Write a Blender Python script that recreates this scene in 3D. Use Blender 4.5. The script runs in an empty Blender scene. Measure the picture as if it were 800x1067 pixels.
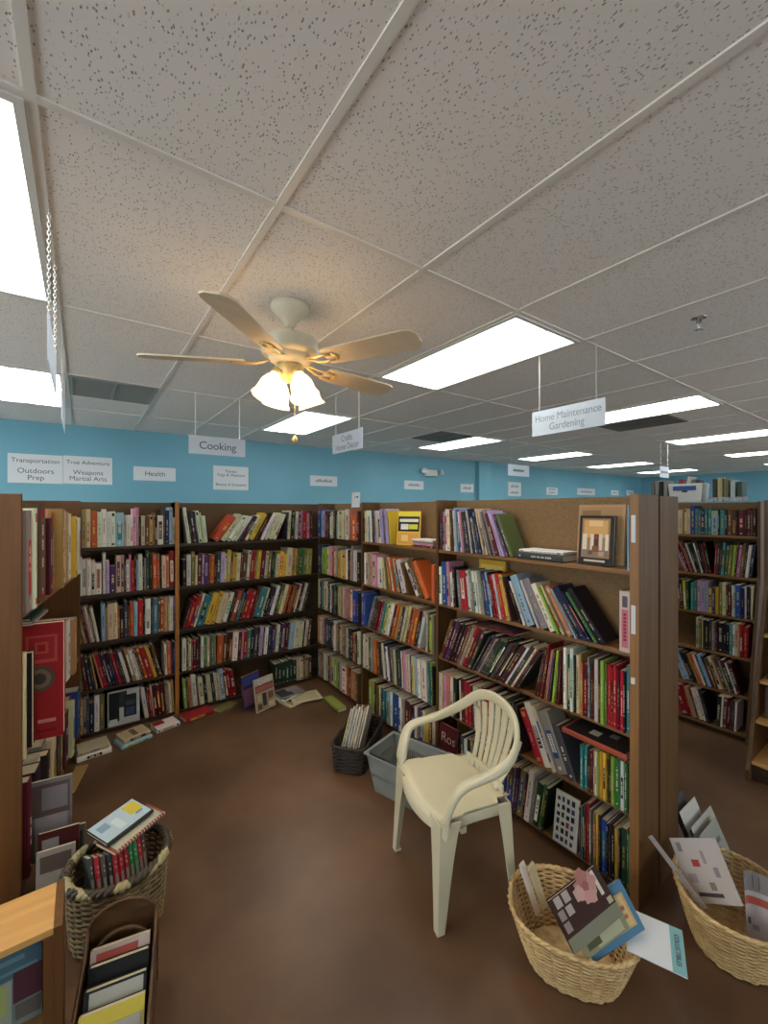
import bpy, math, random
from mathutils import Vector, Matrix
rnd = random.Random(7)
COL = bpy.context.scene.collection
SC = bpy.context.scene
PI = math.pi
# ------------------------------------------------------------------ reference camera (also used to count how large each book shows)
F, CX, CY, CZ, YAW = 437.0, 400.0, 532.0, 1.74, math.radians(35.7)
FW = (math.sin(YAW), math.cos(YAW)); RT = (math.cos(YAW), -math.sin(YAW))

def lin(h):
    if isinstance(h, str):
        h = h.lstrip('#'); h = tuple(int(h[i:i+2], 16) / 255 for i in (0, 2, 4))
    return tuple(c / 12.92 if c <= .04045 else ((c + .055) / 1.055) ** 2.4 for c in h)

# ------------------------------------------------------------------ materials
def mat(name, base=(.5, .5, .5), rough=.5, attr=False, spec=.5, metal=0, emit=None, estr=0):
    m = bpy.data.materials.new(name); m.use_nodes = True
    nt = m.node_tree; b = nt.nodes['Principled BSDF']
    b.inputs['Base Color'].default_value = (*base, 1); b.inputs['Roughness'].default_value = rough
    b.inputs['Specular IOR Level'].default_value = spec; b.inputs['Metallic'].default_value = metal
    if emit:
        b.inputs['Emission Color'].default_value = (*emit, 1); b.inputs['Emission Strength'].default_value = estr
    if attr:
        a = nt.nodes.new('ShaderNodeAttribute'); a.attribute_name = 'Col'
        nt.links.new(a.outputs['Color'], b.inputs['Base Color'])
    return m

def nodes(m): return m.node_tree.nodes, m.node_tree.links, m.node_tree.nodes['Principled BSDF']

def noise_col(m, scale, c0, c1, vec=(1, 1, 1), lo=.3, hi=.7, detail=4, bump=0, coord='Object', bscale=None):
    n, l, b = nodes(m)
    tc = n.new('ShaderNodeTexCoord'); mp = n.new('ShaderNodeMapping'); mp.inputs['Scale'].default_value = vec
    l.new(tc.outputs[coord], mp.inputs['Vector'])
    nz = n.new('ShaderNodeTexNoise'); nz.inputs['Scale'].default_value = scale; nz.inputs['Detail'].default_value = detail
    l.new(mp.outputs['Vector'], nz.inputs['Vector'])
    rp = n.new('ShaderNodeValToRGB'); rp.color_ramp.elements[0].position = lo; rp.color_ramp.elements[1].position = hi
    rp.color_ramp.elements[0].color = (*c0, 1); rp.color_ramp.elements[1].color = (*c1, 1)
    l.new(nz.outputs['Fac'], rp.inputs['Fac']); l.new(rp.outputs['Color'], b.inputs['Base Color'])
    if bump:
        bp = n.new('ShaderNodeBump'); bp.inputs['Strength'].default_value = bump; bp.inputs['Distance'].default_value = .01
        l.new(nz.outputs['Fac'], bp.inputs['Height']); l.new(bp.outputs['Normal'], b.inputs['Normal'])
    return rp

M_COVER = mat('book_cover_print', attr=True, rough=.5, spec=.3)
M_PRINT = mat('printed_paper', attr=True, rough=.6, spec=.25)
M_PAGE = mat('page_edges', attr=True, rough=.9)
n_, l_, b_ = nodes(M_PAGE)          # fine page lines on the block edges
M_PAINT = mat('painted_plastic', attr=True, rough=.35)

def wood(name, c0, c1, axis):
    m = mat(name, rough=.5)
    v = {'x': (1.2, 26, 26), 'y': (26, 1.2, 26), 'z': (26, 26, 1.2)}[axis]
    noise_col(m, 1.6, lin(c0), lin(c1), v, .25, .75, 6, bump=.08)
    return m
W_Z = wood('pine_upright', '#463018', '#6a4822', 'z')
W_EDGE = wood('pine_edge', '#7d5830', '#9c7040', 'z')
W_X = wood('pine_shelf', '#6e4c2a', '#95693c', 'x')
W_OR = wood('lit_orange_pine', '#8f5a22', '#b0752f', 'z')  # orange pine, coloured brighter so the centre post strip looks lit
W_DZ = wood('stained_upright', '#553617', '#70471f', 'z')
W_BACK = mat('hardboard_back', rough=.7); noise_col(W_BACK, 60, lin('#6e5436'), lin('#86683f'), (1, 1, 3), .3, .7, 3)
W_TOP = wood('maple_top', '#c08f50', '#d6a562', 'x')
W_DARKSHELF = wood('shaded_dark_shelf', '#2a1a10', '#402a18', 'x')  # dark shelf wood, deepened to stand in for shade between shelves

M_CEIL = mat('acoustic_tile', rough=.95, spec=.1)
n, l, b = nodes(M_CEIL)
tc = n.new('ShaderNodeTexCoord'); vo = n.new('ShaderNodeTexVoronoi'); vo.inputs['Scale'].default_value = 145
mp = n.new('ShaderNodeMapping'); mp.inputs['Scale'].default_value = (1, .55, 1); mp.inputs['Rotation'].default_value = (0, 0, .5)
l.new(tc.outputs['Object'], mp.inputs['Vector'])
nz0 = n.new('ShaderNodeTexNoise'); nz0.inputs['Scale'].default_value = 40; l.new(tc.outputs['Object'], nz0.inputs['Vector'])
mx = n.new('ShaderNodeMix'); mx.data_type = 'VECTOR'; mx.inputs['Factor'].default_value = .012
l.new(mp.outputs['Vector'], mx.inputs[4]); l.new(nz0.outputs['Color'], mx.inputs[5])
l.new(mx.outputs[1], vo.inputs['Vector'])
sm = n.new('ShaderNodeMath'); sm.operation = 'MULTIPLY'
sep = n.new('ShaderNodeSeparateColor'); l.new(vo.outputs['Color'], sep.inputs['Color'])
gt = n.new('ShaderNodeMath'); gt.operation = 'GREATER_THAN'; gt.inputs[1].default_value = .42; l.new(sep.outputs['Red'], gt.inputs[0])
lt = n.new('ShaderNodeMapRange'); lt.inputs['From Min'].default_value = .16; lt.inputs['From Max'].default_value = .34
lt.inputs['To Min'].default_value = 1; lt.inputs['To Max'].default_value = 0; l.new(vo.outputs['Distance'], lt.inputs['Value'])
l.new(gt.outputs[0], sm.inputs[0]); l.new(lt.outputs['Result'], sm.inputs[1])
mc = n.new('ShaderNodeMix'); mc.data_type = 'RGBA'; mc.inputs[6].default_value = (*lin('#f0ebe4'), 1); mc.inputs[7].default_value = (*lin('#9c958d'), 1)
l.new(sm.outputs[0], mc.inputs['Factor']); l.new(mc.outputs[2], b.inputs['Base Color'])
bp = n.new('ShaderNodeBump'); bp.invert = True; bp.inputs['Strength'].default_value = .5; bp.inputs['Distance'].default_value = .004
l.new(sm.outputs[0], bp.inputs['Height']); l.new(bp.outputs['Normal'], b.inputs['Normal'])

M_GRID = mat('grid_enamel', lin('#e6e1d8'), .4)
M_FLOOR = mat('stained_concrete', rough=.34, spec=.4)
n, l, b = nodes(M_FLOOR)
rp = noise_col(M_FLOOR, 1.3, lin('#462f1f'), lin('#77583f'), (1, 1, 1), .3, .72, 9)
nz = n.new('ShaderNodeTexNoise'); nz.inputs['Scale'].default_value = 5; nz.inputs['Detail'].default_value = 8
mr = n.new('ShaderNodeMapRange'); mr.inputs['To Min'].default_value = .26; mr.inputs['To Max'].default_value = .52
l.new(nz.outputs['Fac'], mr.inputs['Value']); l.new(mr.outputs['Result'], b.inputs['Roughness'])
M_BLUE = mat('blue_wall_paint', rough=.55, spec=.3); noise_col(M_BLUE, 1.2, lin('#6fa6b8'), lin('#78b0c2'), (1, 1, 1), .3, .7, 3)
M_CREAM = mat('resin_plastic', rough=.32); noise_col(M_CREAM, 3, lin('#c6bea0'), lin('#cfc8ab'), (1, 1, 1), .3, .7, 3)
M_GREYP = mat('grey_plastic', rough=.45); noise_col(M_GREYP, 8, lin('#7e827e'), lin('#8e928d'), (1, 1, 1), .3, .7, 3)
M_WICK = mat('willow', rough=.6); noise_col(M_WICK, 30, lin('#b08c58'), lin('#dcbf8a'), (1, 1, 4), .3, .7, 4)
M_WICKD = mat('dark_willow', rough=.55); noise_col(M_WICKD, 30, lin('#1d1511'), lin('#3a2c23'), (1, 1, 4), .3, .7, 4)
M_BAMB = mat('bamboo_brown', rough=.5); noise_col(M_BAMB, 14, lin('#3c2615'), lin('#6e4b29'), (1, 1, 3), .3, .75, 5)
M_WICKM = mat('aged_rattan', rough=.6); noise_col(M_WICKM, 20, lin('#55452c'), lin('#9a8355'), (1, 1, 3), .3, .7, 4)
M_RIMG = mat('banded_rim', rough=.5)
n, l, b = nodes(M_RIMG)
tc = n.new('ShaderNodeTexCoord'); nz = n.new('ShaderNodeTexNoise'); nz.inputs['Scale'].default_value = 11; nz.inputs['Detail'].default_value = 0; l.new(tc.outputs['Object'], nz.inputs['Vector'])
rp = n.new('ShaderNodeValToRGB'); rp.color_ramp.interpolation = 'CONSTANT'
rp.color_ramp.elements[0].color = (*lin('#3a3020'), 1); rp.color_ramp.elements[1].position = .5; rp.color_ramp.elements[1].color = (*lin('#a49a70'), 1)
l.new(nz.outputs['Fac'], rp.inputs['Fac']); l.new(rp.outputs['Color'], b.inputs['Base Color'])
M_SIGN = mat('sign_board', lin('#d6dadd'), .6, spec=.2)
M_HANG = mat('hanging_sign_acrylic', lin('#dfe3e8'), .4)
n, l, b = nodes(M_HANG); tr = n.new('ShaderNodeBsdfTranslucent'); tr.inputs['Color'].default_value = (*lin('#dfe6ee'), 1); ms = n.new('ShaderNodeMixShader'); ms.inputs[0].default_value = .5
l.new(b.outputs[0], ms.inputs[1]); l.new(tr.outputs[0], ms.inputs[2]); l.new(ms.outputs[0], n['Material Output'].inputs['Surface'])
M_INK = mat('sign_ink', lin('#4a4c55'), .6)
M_INK2 = mat('grey_ink', lin('#7f8792'), .6)
M_CHROME = mat('chrome', (.7, .7, .7), .18, metal=1)
M_STEEL = mat('chain_steel', lin('#d8d6d0'), .3, metal=.4)
M_FAN = mat('fan_enamel', rough=.35); noise_col(M_FAN, 2, lin('#c9c0a6'), lin('#d3cab2'), (1, 1, 1), .3, .7, 2)
M_BRASS = mat('fan_fitting', lin('#c9b27a'), .3, metal=.3)
M_BLADE = mat('fan_blade', rough=.45); noise_col(M_BLADE, 2, lin('#c9b79a'), lin('#d4c3a6'), (1, 8, 1), .3, .7, 3)
M_SHADE = mat('lit_glass_shade', lin('#fff2d8'), .3, emit=(1, .60, .24), estr=4.5)
M_BULB = mat('lit_bulb', lin('#fff2d8'), .3, emit=(1, .75, .42), estr=110)
M_TRIMW = mat('white_enamel', lin('#d9d8d2'), .4)
M_VENT = mat('vent_metal', lin('#8f918a'), .5)
M_DARK = mat('dark_gap', lin('#2c2a27'), .8)
M_RUBBER = mat('black_plastic', lin('#1f1f20'), .5)
M_CLEAR = mat('clear_plastic', lin('#cfd8dc'), .2); nodes(M_CLEAR)[2].inputs['Transmission Weight'].default_value = .7
# fluorescent diffuser: two bright tubes behind a prismatic lens
M_DIFF = mat('lit_diffuser', (.8, .8, .8), .4)
n, l, b = nodes(M_DIFF)
tc = n.new('ShaderNodeTexCoord'); sx = n.new('ShaderNodeSeparateXYZ'); l.new(tc.outputs['Object'], sx.inputs['Vector'])
ab = n.new('ShaderNodeMath'); ab.operation = 'ABSOLUTE'; l.new(sx.outputs['X'], ab.inputs[0])
rp = n.new('ShaderNodeValToRGB'); e = rp.color_ramp.elements
e[0].position = 0; e[0].color = (.068, .078, .071, 1); e[1].position = .085; e[1].color = (1, 1, 1, 1)
x = e.new(.19); x.color = (1, 1, 1, 1); x = e.new(.29); x.color = (.10, .115, .105, 1)
l.new(ab.outputs[0], rp.inputs['Fac'])
tint = n.new('ShaderNodeMix'); tint.data_type = 'RGBA'; tint.blend_type = 'MULTIPLY'; tint.inputs['Factor'].default_value = 1
tint.inputs[7].default_value = (.96, 1, .95, 1); l.new(rp.outputs['Color'], tint.inputs[6])
l.new(tint.outputs[2], b.inputs['Emission Color']); b.inputs['Emission Strength'].default_value = 7.0

# ------------------------------------------------------------------ mesh builder
WHITE = (1, 1, 1)
class MB:
    def __init__(s): s.v = []; s.f = []; s.c = []; s.m = []
    def add(s, vs, fs, col=WHITE, mi=0, M=None):
        b = len(s.v)
        s.v += [tuple(M @ Vector(p)) if M else tuple(p) for p in vs]
        for f in fs: s.f.append([b + i for i in f]); s.c.append(col); s.m.append(mi)
    def box(s, a, b, col=WHITE, mi=0, M=None, skip=()):
        (x0, y0, z0), (x1, y1, z1) = a, b
        vs = [(x0, y0, z0), (x1, y0, z0), (x1, y1, z0), (x0, y1, z0), (x0, y0, z1), (x1, y0, z1), (x1, y1, z1), (x0, y1, z1)]
        s.add(vs, [(0, 3, 2, 1), (4, 5, 6, 7), (0, 1, 5, 4), (1, 2, 6, 5), (2, 3, 7, 6), (3, 0, 4, 7)], col, mi, M)
    def quad(s, ps, col=WHITE, mi=0, M=None): s.add(ps, [tuple(range(len(ps)))], col, mi, M)
    def prism(s, poly, z0, z1, col=WHITE, mi=0, M=None):
        n = len(poly)
        vs = [(x, y, z0) for x, y in poly] + [(x, y, z1) for x, y in poly]
        fs = [tuple(reversed(range(n))), tuple(range(n, 2 * n))] + [(i, (i + 1) % n, n + (i + 1) % n, n + i) for i in range(n)]
        s.add(vs, fs, col, mi, M)
    def lathe(s, prof, n=24, col=WHITE, mi=0, M=None, cap=True):
        vs = []; fs = []
        for r, z in prof:
            for k in range(n): a = 2 * PI * k / n; vs.append((r * math.cos(a), r * math.sin(a), z))
        for i in range(len(prof) - 1):
            for k in range(n):
                k2 = (k + 1) % n; fs.append((i * n + k, i * n + k2, (i + 1) * n + k2, (i + 1) * n + k))
        if cap:
            fs.append(tuple(reversed(range(n)))); fs.append(tuple((len(prof) - 1) * n + k for k in range(n)))
        s.add(vs, fs, col, mi, M)
    def tube(s, path, r, n=6, col=WHITE, mi=0, closed=False, M=None, flat=None, cap=True):
        """round (or with flat=(a,b,up) elliptical) tube along a path"""
        P = [Vector(p) for p in path]; N = len(P); vs = []; fs = []; up0 = Vector((0, 0, 1))
        prev = None
        for i in range(N):
            if closed: t = P[(i + 1) % N] - P[i - 1]
            else: t = P[min(i + 1, N - 1)] - P[max(i - 1, 0)]
            t.normalize()
            if flat and len(flat) > 2: u = Vector(flat[2])
            elif prev is not None: u = prev
            else: u = up0 if abs(t.z) < .9 else Vector((1, 0, 0))
            u = u - t * u.dot(t)
            if u.length < 1e-5: u = Vector((1, 0, 0)) - t * t.x
            u.normalize(); prev = u; w = t.cross(u)
            rr = r[i] if isinstance(r, (list, tuple)) else r
            a_, b_ = (flat[0], flat[1]) if flat else (rr, rr)
            if flat and isinstance(a_, (list, tuple)): a_ = a_[i]
            for k in range(n):
                an = 2 * PI * k / n; vs.append(P[i] + w * (a_ * math.cos(an)) + u * (b_ * math.sin(an)))
        for i in range(N if closed else N - 1):
            j = (i + 1) % N
            for k in range(n):
                k2 = (k + 1) % n; fs.append((i * n + k, j * n + k, j * n + k2, i * n + k2))
        if not closed and cap:
            fs.append(tuple(range(n))); fs.append(tuple(reversed(range((N - 1) * n, N * n))))
        s.add(vs, fs, col, mi, M)
    def build(s, name, mats, parent=None, smooth=False, loc=None, attr=True):
        me = bpy.data.meshes.new(name); me.from_pydata(s.v, [], s.f)
        if not isinstance(mats, (list, tuple)): mats = [mats]
        for m in mats: me.materials.append(m)
        if len(mats) > 1: me.polygons.foreach_set('material_index', s.m)
        if attr:
            a = me.color_attributes.new('Col', 'FLOAT_COLOR', 'CORNER'); buf = []
            for f, c in zip(s.f, s.c): buf += [c[0], c[1], c[2], 1.0] * len(f)
            a.data.foreach_set('color', buf)
        if smooth: me.polygons.foreach_set('use_smooth', [True] * len(me.polygons))
        me.update()
        o = bpy.data.objects.new(name, me); COL.objects.link(o)
        if parent: o.parent = parent
        if loc is not None: o.location = loc
        return o

def fix_normals(o):
    import bmesh
    bm = bmesh.new(); bm.from_mesh(o.data); bmesh.ops.recalc_face_normals(bm, faces=bm.faces); bm.to_mesh(o.data); bm.free(); return o
def soft(o, ang=40):
    o.data.polygons.foreach_set('use_smooth', [True] * len(o.data.polygons))
    try: o.data.set_sharp_from_angle(angle=math.radians(ang))
    except Exception: pass
    return o
def bevel(o, w=.002, seg=2):
    m = o.modifiers.new('soft_edges', 'BEVEL'); m.width = w; m.segments = seg; m.limit_method = 'ANGLE'; return o
def tag(o, label, cat, group=None):
    o['label'] = label; o['category'] = cat
    if group: o['group'] = group
    return o
def struct(o): o['kind'] = 'structure'; return o
def thing(name, label, cat, M=None, group=None, loc=None):
    o = bpy.data.objects.new(name, None); COL.objects.link(o); o.empty_display_size = .05
    if M is not None: o.matrix_world = M
    if loc is not None: o.location = loc
    return tag(o, label, cat, group)
def frame(origin, x, y, z):
    M = Matrix.Identity(4)
    for i, a in enumerate((x, y, z)):
        for j in range(3): M[j][i] = a[j]
    for j in range(3): M[j][3] = origin[j]
    return M
def rotz(loc, a): return Matrix.Translation(loc) @ Matrix.Rotation(a, 4, 'Z')
def text(parent, body, M, size, m=None, name='lettering', sx=1.0, ext=.0004):
    cu = bpy.data.curves.new(name, 'FONT'); cu.body = body; cu.size = size; cu.align_x = 'CENTER'; cu.align_y = 'CENTER'; cu.extrude = ext
    cu.space_line = .95
    cu.materials.append(m or M_INK)
    o = bpy.data.objects.new(name, cu); COL.objects.link(o)
    me = bpy.data.meshes.new_from_object(o.evaluated_get(bpy.context.evaluated_depsgraph_get()))
    bpy.data.objects.remove(o); bpy.data.curves.remove(cu); me.name = name
    if not me.materials: me.materials.append(m or M_INK)
    o = bpy.data.objects.new(name, me); COL.objects.link(o)
    o.parent = parent; o.matrix_local = M @ Matrix.Diagonal((sx, 1, 1, 1)); return o
UP_FACE = Matrix.Rotation(PI / 2, 4, 'X')      # text lying in XZ, facing -Y

# ------------------------------------------------------------------ colours of covers
PAL = dict(w='#d8d4c8', c='#cabf9c', g='#7e7b78', k='#1c1a1c', r='#9c1c26', m='#4d171e', o='#b9562a', y='#cda636', t='#a78454', n='#5e4029',
           b='#29488f', l='#8aa9bd', v='#1d2846', e='#35693c', d='#1d3826', i='#86a23a', u='#4a3260', x='#a596bb', p='#c083a0', s='#397a7c', a='#bf7a5e', h='#39383a', q='#6d6a3e')
NAMES = dict(w='white', c='cream', g='grey', k='black', r='red', m='maroon', o='orange', y='yellow', t='tan', n='brown', b='blue', l='pale blue',
             v='navy', e='green', d='dark green', i='lime green', u='purple', x='lavender', p='pink', s='teal', a='salmon', h='charcoal', q='olive')
def jit(h, a=.035):
    h = h.lstrip('#'); c = [int(h[i:i+2], 16) / 255 for i in (0, 2, 4)]
    k = 1 + rnd.uniform(-.1, .1)
    return lin([min(1, max(0, x * k + rnd.uniform(-a, a))) for x in c])
PAGEC = lin('#cdc2a6')

def book_geo(t, h, d, col, soft_cover=False):
    """cover (U of two boards and a rounded spine) and page block as builders. Spine at y=0, boards at x=+-t/2, standing on z=0."""
    b = .0012 if soft_cover else .0024
    b = min(b, t * .2)
    ov = 0 if soft_cover else .003
    sp = min(.004, t * .25)
    cv = MB()
    poly = [(-t/2, d), (-t/2, sp), (-t*.28, 0), (t*.28, 0), (t/2, sp), (t/2, d), (t/2-b, d), (t/2-b, sp+b), (-t/2+b, sp+b), (-t/2+b, d)]
    cv.prism(poly, 0, h, col)
    pg = MB()
    e = .0003
    pg.box((-t/2+b+e, sp+b+e, ov), (t/2-b-e, d-ov-.0006, h-ov-.0004), PAGEC)
    return cv, pg

def spine_marks(t, h, col):
    """title block, bands and rows of dashes on the spine, as raised print"""
    lb = MB(); y = -.0004; w = t * .26
    lum = sum(col) / 3
    ink = rnd.choice([lin('#e8e0c8'), lin('#d9b85a'), lin('#e8e4dc')]) if lum < .25 else rnd.choice([lin('#2a2526'), lin('#7a1f22'), lin('#25345c'), lin('#3a3a34')])
    def q(x0, x1, z0, z1, c): lb.quad([(x0, y, z0), (x1, y, z0), (x1, y, z1), (x0, y, z1)], c)
    st = rnd.random()
    if st < .3:
        c2 = jit(rnd.choice(list(PAL.values()))); a = rnd.uniform(.6, .85); bb = rnd.uniform(.1, .3)
        q(-t*.279, t*.279, h*bb, h*a, c2)
        y -= .0002
        ink = lin('#e8e0c8') if sum(c2)/3 < .25 else lin('#2a2526')
    elif st < .5:
        c2 = jit(rnd.choice(list(PAL.values())))
        q(-t*.279, t*.279, h*.86, h*.95, c2); q(-t*.279, t*.279, h*.04, h*.1, c2)
    z = h * rnd.uniform(.22, .4); z1 = h * rnd.uniform(.6, .84); dash = max(.004, t * .16); k_ = rnd.uniform(.45, 1); ink = tuple(a*k_+b*(1-k_) for a, b in zip(ink, col)); w *= rnd.uniform(.6, 1)
    two = rnd.random() < .35 and t > .02
    while z < z1:
        L = dash * rnd.uniform(.5, 1.5)
        if rnd.random() < .82:
            if two: q(-w*.8, -w*.1, z, min(z+L, z1), ink); q(w*.15, w*.8, z, min(z+L, z1), ink)
            else: q(-w*.55, w*.55, z, min(z+L, z1), ink)
        z += L + .0018
    q(-w*.5, w*.5, h*.07, h*.07+max(.006, t*.25), ink)
    return lb

N_BOOK = [0]
def make_book(M, t, h, d, col, label, cat='book', name='book', group=None, soft_cover=False, marks=True, page=None, prints=None, back=False):
    """one free-standing book: cover mesh at top level, page block and print as its parts"""
    back = back or (M.col[0].z < -.7)
    cv, pg = book_geo(t, h, d, col, soft_cover)
    o = cv.build(name, M_COVER); o.matrix_world = M
    pg.build('page_block', M_PAGE, o)
    if marks: spine_marks(t, h, col).build('spine_print', M_PRINT, o)
    if prints:                       # (u0,v0,u1,v1,colour) patches on the front board, u from spine outward, v upward, 0..1
        pm = MB(); x = t/2 + .0004
        if back: x = -x
        for k, (u0, v0, u1, v1, c) in enumerate(prints):
            xx = x + (.0003 * k if not back else -.0003 * k)
            ps = [(xx, u0*d, v0*h), (xx, u1*d, v0*h), (xx, u1*d, v1*h), (xx, u0*d, v1*h)]
            pm.quad(ps if not back else ps[::-1], lin(c))
        pm.build('cover_print', M_PRINT, o)
    tag(o, label, cat, group)
    if name == 'book': N_BOOK[0] += 1
    return o
def flat_frame(loc, ang, tilt=0, roll=0):
    """frame that lays a book down: spine along the local X heading, boards up; ang = heading of the spine"""
    R = Matrix.Rotation(ang, 4, 'Z') @ Matrix.Rotation(tilt, 4, 'Y') @ Matrix.Rotation(roll, 4, 'X')
    # book z -> heading X, book x -> down, book y -> left (Y)
    B = frame((0, 0, 0), (0, 0, -1), (0, 1, 0), (1, 0, 0))
    return Matrix.Translation(loc) @ R @ B

# ------------------------------------------------------------------ the room
CH = 2.72
def plane(name, ps, m):
    mb = MB(); mb.quad(ps); return struct(mb.build(name, m, attr=False))
XW0, XW1, YW0 = -3.2, 13.6, -3.4
def slab(name, a, b, m):
    mb = MB(); mb.box(a, b); return struct(mb.build(name, m, attr=False))
slab('floor', (XW0-.2, YW0-.2, -.12), (XW1+.2, 6.4, 0), M_FLOOR)
slab('ceiling', (XW0-.2, YW0-.2, CH), (XW1+.2, 6.4, CH+.12), M_CEIL)
mb = MB()      # rear wall runs a little askew
mb.prism([(XW0-.2, 6.12), (6.35, 5.70), (6.35, 5.62), (6.72, 5.61), (6.72, 5.76), (XW1+.2, 5.72), (XW1+.2, 6.4), (XW0-.2, 6.4)], 0, CH)
struct(fix_normals(mb.build('wall_back', M_BLUE, attr=False)))
def wall_y(x): return 6.12 - (x - XW0 + .2) * (.42 / (6.35 - XW0 + .2)) if x < 6.35 else 5.76 - (x - 6.72) * .0056
mb = MB(); mb.box((XW0-.2, YW0, 0), (XW0, 6.2, .9)); mb.box((XW0-.2, YW0, 2.5), (XW0, 6.2, CH))
ys = [YW0, -2.6, .2, .7, 3.0, 3.5, 5.7, 6.2]
for i in range(0, 8, 2): mb.box((XW0-.2, ys[i], .9), (XW0, ys[i+1], 2.5))
struct(mb.build('wall_left', M_BLUE, attr=False))
for k in range(3):
    a, b = ys[2*k+1], ys[2*k+2]; mb = MB()
    for y in (a, (a+b)/2-.025, b-.05): mb.box((XW0-.14, y, .9), (XW0-.06, y+.05, 2.5))
    mb.box((XW0-.14, a, .9), (XW0-.06, b, .95)); mb.box((XW0-.14, a, 2.45), (XW0-.06, b, 2.5))
    struct(mb.build(f'unseen_window_{k+4}', M_TRIMW, attr=False))
slab('wall_right', (XW1, YW0, 0), (XW1+.2, 6.0, CH), M_BLUE)
# shop front behind the camera; three unseen windows added to brighten the room
mb = MB()
mb.box((XW0-.2, YW0-.2, 0), (XW1+.2, YW0, .5)); mb.box((XW0-.2, YW0-.2, 2.45), (XW1+.2, YW0, CH))
added_wins = [(2.2, 4.8), (6.0, 8.6), (10.0, 12.6)]
xs = [XW0-.2] + [v for w in added_wins for v in w] + [XW1+.2]
for i in range(0, len(xs), 2): mb.box((xs[i], YW0-.2, .5), (xs[i+1], YW0, 2.45))
struct(mb.build('wall_front', M_BLUE, attr=False))
for k, (a, b) in enumerate(added_wins):
    mb = MB()
    for x in (a, (a+b)/2-.025, b-.05): mb.box((x, YW0-.14, .5), (x+.05, YW0-.06, 2.45))
    mb.box((a, YW0-.14, .5), (b, YW0-.06, .55)); mb.box((a, YW0-.14, 2.4), (b, YW0-.06, 2.45))
    struct(mb.build(f'unseen_window_{k+1}', M_TRIMW, attr=False))
# suspended ceiling grid: main tees along Y every 0.61 m, cross tees along X every 1.23 m
TX0, TY0, TS, TL = -.10, 1.29, .61, 1.23
k = 1
mb = MB()
i = -5
while TX0 + i*TS < XW1:
    x = TX0 + i*TS; mb.box((x-.012, YW0, CH-.006), (x+.012, 5.95, CH-.0002)); i += 1
struct(mb.build('trim_1', M_GRID, attr=False))
mb = MB(); j = -4
while TY0 + j*TL < 5.6:
    y = TY0 + j*TL; mb.box((XW0, y-.012, CH-.0055), (XW1, y+.012, CH-.0004)); j += 1
struct(mb.build('trim_2', M_GRID, attr=False))
# baseboard under the blue wall
mb = MB(); mb.prism([(XW0, 6.10), (6.3, 5.68), (6.3, 5.665), (XW0, 6.085)], 0, .1); struct(fix_normals(mb.build('baseboard_back', M_TRIMW, attr=False)))

# ceiling lights: 2x4 ft troffers
def troffer(kx, jy, label):
    x0, y0 = TX0 + kx*TS, TY0 + jy*TL
    t = thing('ceiling_light', label, 'ceiling light', group='fluorescent panels in the ceiling', loc=(x0 + TS/2, y0 + TL/2, CH - .008))
    fm = MB(); w, h = TS/2 - .013, TL/2 - .013
    for (a, b, c, d) in ((-w, -h, w, -h+.022), (-w, h-.022, w, h), (-w, -h+.022, -w+.022, h-.022), (w-.022, -h+.022, w, h-.022)):
        fm.box((a, b, -.004), (c, d, .0078))
    fm.build('light_frame', M_TRIMW, t, attr=False)
    dm = MB(); dm.box((-w+.0225, -h+.0225, 0), (w-.0225, h-.0225, .0076)); dm.build('diffuser', M_DIFF, t, attr=False)
    return t
LT = [(-1, 0, 'cut-off fluorescent panel at upper left, nearest to the hanging chains'), (-1, 2, 'fluorescent panel cut by the left edge, above the Transportation sign'),
      (3, 0, 'large fluorescent panel between ceiling fan and Home Maintenance sign'), (3, 2, 'fluorescent panel seen below the fan, above the Crafts sign'),
      (7, 0, 'fluorescent panel running out from behind the Home Maintenance sign'), (7, 2, 'fluorescent panel in the middle, right above the emergency light'),
      (11, 0, 'fluorescent panel touching the right edge, second in the right row'), (11, 2, 'small fluorescent panel above the small wall signs, beyond the brown vent'),
      (15, 0, 'thin fluorescent panel at the right edge, third in its row'), (15, 2, 'thin far fluorescent panel third along the row near blue wall'),
      (19, 0, 'farthest thin fluorescent panel at the right edge'), (19, 2, 'farthest thin fluorescent panel of the row near the blue wall')]
for a in LT: troffer(*a)

# return-air grilles
def vent(x0, y0, x1, y1, label, m):
    t = thing('ceiling_vent', label, 'air vent', loc=((x0+x1)/2, (y0+y1)/2, CH - .007)); a, b = (x1-x0)/2, (y1-y0)/2
    f = MB()
    for q in ((-a, -b, a, -b+.025), (-a, b-.025, a, b), (-a, -b+.025, -a+.025, b-.025), (a-.025, -b+.025, a, b-.025), (-.012, -b+.025, .012, b-.025)): f.box((q[0], q[1], -.004), (q[2], q[3], .0065))
    f.build('vent_frame', m, t, attr=False)
    s = MB(); y = -b + .03
    while y < b - .04:
        s.box((-a+.026, y, 0), (-.013, y+.014, .004)); s.box((.013, y, 0), (a-.026, y+.014, .004)); y += .024
    s.build('vent_slats', m, t, attr=False)
    d = MB(); d.box((-a+.026, -b+.026, .0045), (a-.026, b-.026, .006)); d.build('vent_backing', M_DARK, t, attr=False)
vent(-.085, 3.78, .495, 4.38, 'square grey return-air grille near blue wall, above Health sign', M_VENT)
M_VENTB = mat('vent_brown', lin('#6d675e'), .5)
vent(3.58, 3.78, 4.14, 4.36, 'dark return-air grille right of the Crafts sign panel', M_VENTB)
vent(4.80, 1.78, 5.36, 2.5, 'dark brown return-air grille beyond the Home Maintenance sign', M_VENTB)

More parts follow.
